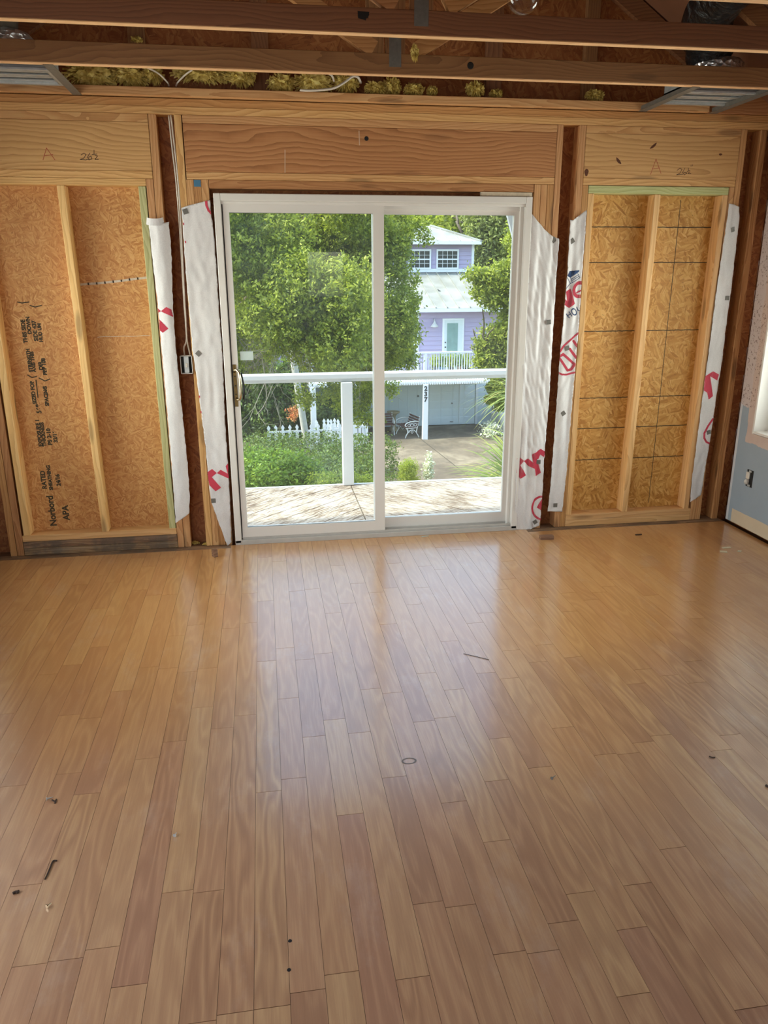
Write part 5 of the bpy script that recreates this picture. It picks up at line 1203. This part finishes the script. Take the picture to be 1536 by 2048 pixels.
# porch door with glass, lamp
dr = MB().box(7.02, 7.98, yw-.06, yw+.05, -2.40, -.14).build('porch_door', hw, H)
MB().box(7.10, 7.90, yw-.075, yw-.061, -2.38, -.22).build('door_leaf', plain('door_leaf_white', C(214, 222, 222), .5, noise=.03), dr)
MB().box(7.22, 7.70, yw-.085, yw-.076, -2.2, -.34).build('door_glass_light', plain('grey_green_glass', C(130, 158, 152), .25, noise=.25, scale=6), dr)
MB().lathe([(.001, -.06), (.035, -.05), (.02, .0)], (7.145, yw-.08, -1.35), 10, 'Y').lathe([(.001, -.04), (.03, -.03), (.02, .0)], (7.145, yw-.08, -1.15), 10, 'Y').build('knob', M['black'], dr)
lp = MB().lathe([(.05, .0), (.16, .03), (.17, .05), (.12, .10), (.05, .20), (.04, .26)], (6.63, yw-.20, -.50), 16); lp.tube([(6.63, yw-.20, -.26), (6.63, yw-.18, -.18), (6.63, yw-.02, -.16)], .02, 6); lp.build('porch_lamp', M['concrete_lamp'], H, smooth=True)
# pointed entry roof at the left part of the house
gz = atY(625, 745, 26.6); en = MB(); ex0, ex1 = atY(612, 710, 26.6).x, atY(668, 710, 26.6).x; ez_ = atY(640, 706, 26.6).z
en.prism([(ex0, ez_), (ex1, ez_), ((ex0+ex1)/2, ez_+1.0)], 26.3, 27.4); en.build('entry_gable', plain('grey_lavender_roof', C(150, 140, 166), .7), H)
en = MB().box(ex0, ex1, 26.25, 27.4, ez_-.13, ez_-.002)
for t in (.05, .3, .55, .9): xx = ex0+(ex1-ex0)*t; en.box(xx, xx+.09, 26.3, 26.4, -2.4, ez_-.131)
for t in (1.4, 1.6, 1.8): xx = ex0+(ex1-ex0)*t; en.box(xx, xx+.08, 27.5, 27.6, -2.4, ez_-.1)
en.build('entry_post', hw, H)
# porch railing
RL = empty('porch_railing', (4.7, ypo, -2.41)); tag(RL, 'white balustrade along the upper porch of the purple house', 'railing')
MB().box(1.05, 8.3, ypo-.05, ypo+.05, -1.34, -1.275).box(1.05, 8.3, ypo-.02, ypo+.02, -2.33, -2.29).build('top_rail', hw, RL)
x = 1.12; bi = 0
while x < 8.28: MB().box(x-.018, x+.018, ypo-.018, ypo+.018, -2.408, -1.341).build('baluster', hw, RL); x += .1045
xx = atY(851, 730, ypo).x
for xp in (xx, 1.12, 8.25): MB().box(xp-.055, xp+.055, ypo-.055, ypo+.055, -2.408, -1.30).build('newel_post', hw, RL)
for i, (px, col, lab) in enumerate(((868, C(70, 74, 78), 'dark grey'), (884, C(80, 120, 160), 'blue'), (902, C(66, 66, 64), 'black'), (918, C(140, 110, 90), 'brown'), (932, C(52, 50, 48), 'charcoal'))):
    p = atY(px, 740, ypo+.9); pot = empty('potted_plant', (p.x, ypo+.9, -2.409)); tag(pot, 'potted plant in a %s pot behind the porch balustrade' % lab, 'potted plant')
    MB().lathe([(.10, 0), (.14, .42), (.145, .45), (.12, .45)], (p.x, ypo+.9, -2.408), 14).build('pot', plain('pot_%d' % i, col, .6), pot, smooth=True)
    leaf_mesh('foliage', leaves([(p.x, ypo+.9, -1.75, .13, .16, .26)], 500, .05, seed=80+i), ML['bright' if i % 2 else 'lime'], pot)

# ---- things on the driveway
iron = plain('white_cast_iron', C(228, 228, 222), .5, noise=.05); slat = plain('brown_bench_slat', C(112, 84, 74), .6, noise=.2)
def bench(loc, rot, label, L=1.25):
    """seat faces local +x, length along y"""
    o = empty('garden_bench', loc); tag(o, label, 'bench'); WB[o.name] = np.zeros(3)
    for y in (-L/2, L/2):
        m = MB(); t = .022
        m.tube(curve([(.30, y, 0), (.27, y, .10), (.20, y, .22), (.22, y, .36), (.28, y, .42)], 5), t, 8)
        m.tube(curve([(-.30, y, 0), (-.26, y, .10), (-.20, y, .20), (-.22, y, .36), (-.26, y, .5), (-.34, y, .88)], 5), t, 8)
        m.tube(curve([(.20, y, .20), (.10, y, .30), (0, y, .33), (-.10, y, .30), (-.20, y, .20)], 5), t*.9, 8)
        m.tube(curve([(.28, y, .42), (0, y, .40), (-.22, y, .42)], 5), t, 8)
        m.tube(curve([(-.27, y, .66), (-.10, y, .68), (.12, y, .66), (.27, y, .60), (.31, y, .52), (.25, y, .48)], 5), t*1.1, 8)
        for cx, cz, rr_ in ((0, .53, .075), (.14, .52, .055), (-.14, .53, .06), (0, .24, .05)):
            m.tube([(cx+rr_*math.cos(a), y, cz+rr_*math.sin(a)) for a in np.linspace(0, 2*PI, 13)], t*.55, 6, False)
        m.build('side_frame', iron, o, smooth=True)
    for i in range(5): x = .26-i*.105; MB().box(x-.04, x+.04, -L/2-.02, L/2+.02, .425, .447).build('seat_slat', slat, o)
    for i in range(4): z = .50+i*.10; x = -.235-.1*(z-.45)/.43; MB().beam((x, -L/2-.02, z), (x, L/2+.02, z), .02, .075).build('back_slat', slat, o)
    o.location = loc; o.rotation_euler = (0, 0, rot); return o
b0 = atZ(818, 873, GZ); bench((5.12, 26.55, GZ), PI+.22, 'cast iron garden bench with brown slats in front of the house number post', 1.0)
b1 = atZ(752, 868, GZ); bench((b1.x+.1, b1.y-.1, GZ), -PI*.5, 'brown slatted garden bench half hidden behind the door stile by the garage wall')
bb_ = atZ(800, 863, GZ); st = plain('sand_stone', C(176, 164, 132), .85, noise=.15)
tag(MB().lathe([(.22, 0), (.22, .06), (.13, .12), (.10, .25), (.10, .62), (.16, .72), (.27, .78), (.28, .84), (.22, .84), (.05, .79)], (bb_.x-.25, bb_.y+.25, GZ+.001), 20).build('bird_bath', st, smooth=True), 'sandy stone bird bath on a pedestal by the garage wall', 'bird bath')
# steps with railing and bin at the right
sx = atZ(1000, 852, GZ)
so_ = empty('side_steps', (sx.x, 27.0, GZ)); tag(so_, 'grey side steps with a thin barred railing at the right of the garage', 'steps')
WB[so_.name] = np.array((sx.x, 27.0, GZ))
m = MB()
for i in range(4): m.box(9.35+.0*i, 11.2, 27.9-.35*i, 28.5, GZ+.0+.2*(3-i), GZ+.2*(4-i)-.001)
m.build('step', plain('grey_concrete_steps', C(170, 170, 164), .8), so_)
A, B2 = (9.30, 28.3, GZ+1.75), (9.75, 26.2, GZ+1.0); m = MB().beam(A, B2, .07, .05); m.build('handrail', hw, so_)
for i in range(9):
    t = i/8; p = Vector(A).lerp(Vector(B2), t); MB().tube([(p.x, p.y, GZ), (p.x, p.y, p.z-.03)], .018, 6).build('rail_bar', M['galvd'], so_)
pc = atZ(1000, 865, GZ)
for i, (px, py, rr_, hh) in enumerate(((990, 858, .20, .75), (1012, 868, .30, .95))):
    p = atZ(px, py, GZ); tag(MB().lathe([(rr_*.85, 0), (rr_, hh*.9), (rr_*1.06, hh), (rr_*.9, hh), (rr_*.85, hh*.9)], (p.x, p.y, GZ+.001), 18).build('planter', plain('pale_planter_%d' % i, C(206, 206, 200), .7), smooth=True), ('smaller pale planter below the side steps', 'larger pale planter at the right edge of the glass')[i], 'planter')

# ---- picket fence
F_ = empty('picket_fence', (0, 24, GZ)); tag(F_, 'white picket fence with pointed pickets behind the dark hedge', 'fence')
def picket(x, y, zt, ang=0):
    w = .062; z0 = GZ; m = MB(); m.prism([(x-w*.9, z0), (x+w*.9, z0), (x+w*.9, zt-.22), (x+w*.45, zt-.18), (x+w*1.0, zt-.10), (x, zt), (x-w*1.0, zt-.10), (x-w*.45, zt-.18), (x-w*.9, zt-.22)], y-.012, y+.012); return m.build('picket', hw, F_)
for px, py, yy in [(537+i*14.2, 851-i*.55, 22.6+.12*i) for i in range(13)]+[(633, 840, 24.2), (648, 837, 24.3), (656, 837, 24.3), (662, 838, 24.3), (669, 836, 24.4), (676, 838, 24.4), (690, 838, 24.6), (697, 836, 24.6), (704, 838, 24.6), (712, 838, 24.7), (719, 839, 24.7), (726, 839, 24.8), (733, 839, 24.8)]:
    p = atY(px, py, yy); picket(p.x, yy, p.z)
a, b = atY(537, 856, 22.64), atY(708, 850, 24.15); c2 = atY(735, 845, 24.85)
for dz in (-.16, -.62): MB().beam((a.x, a.y, a.z+dz), (b.x, b.y, b.z+dz), .03, .07).beam((b.x-.9, 24.25, b.z+dz+.05), (c2.x, 24.87, c2.z+dz), .03, .07).build('fence_rail', hw, F_)
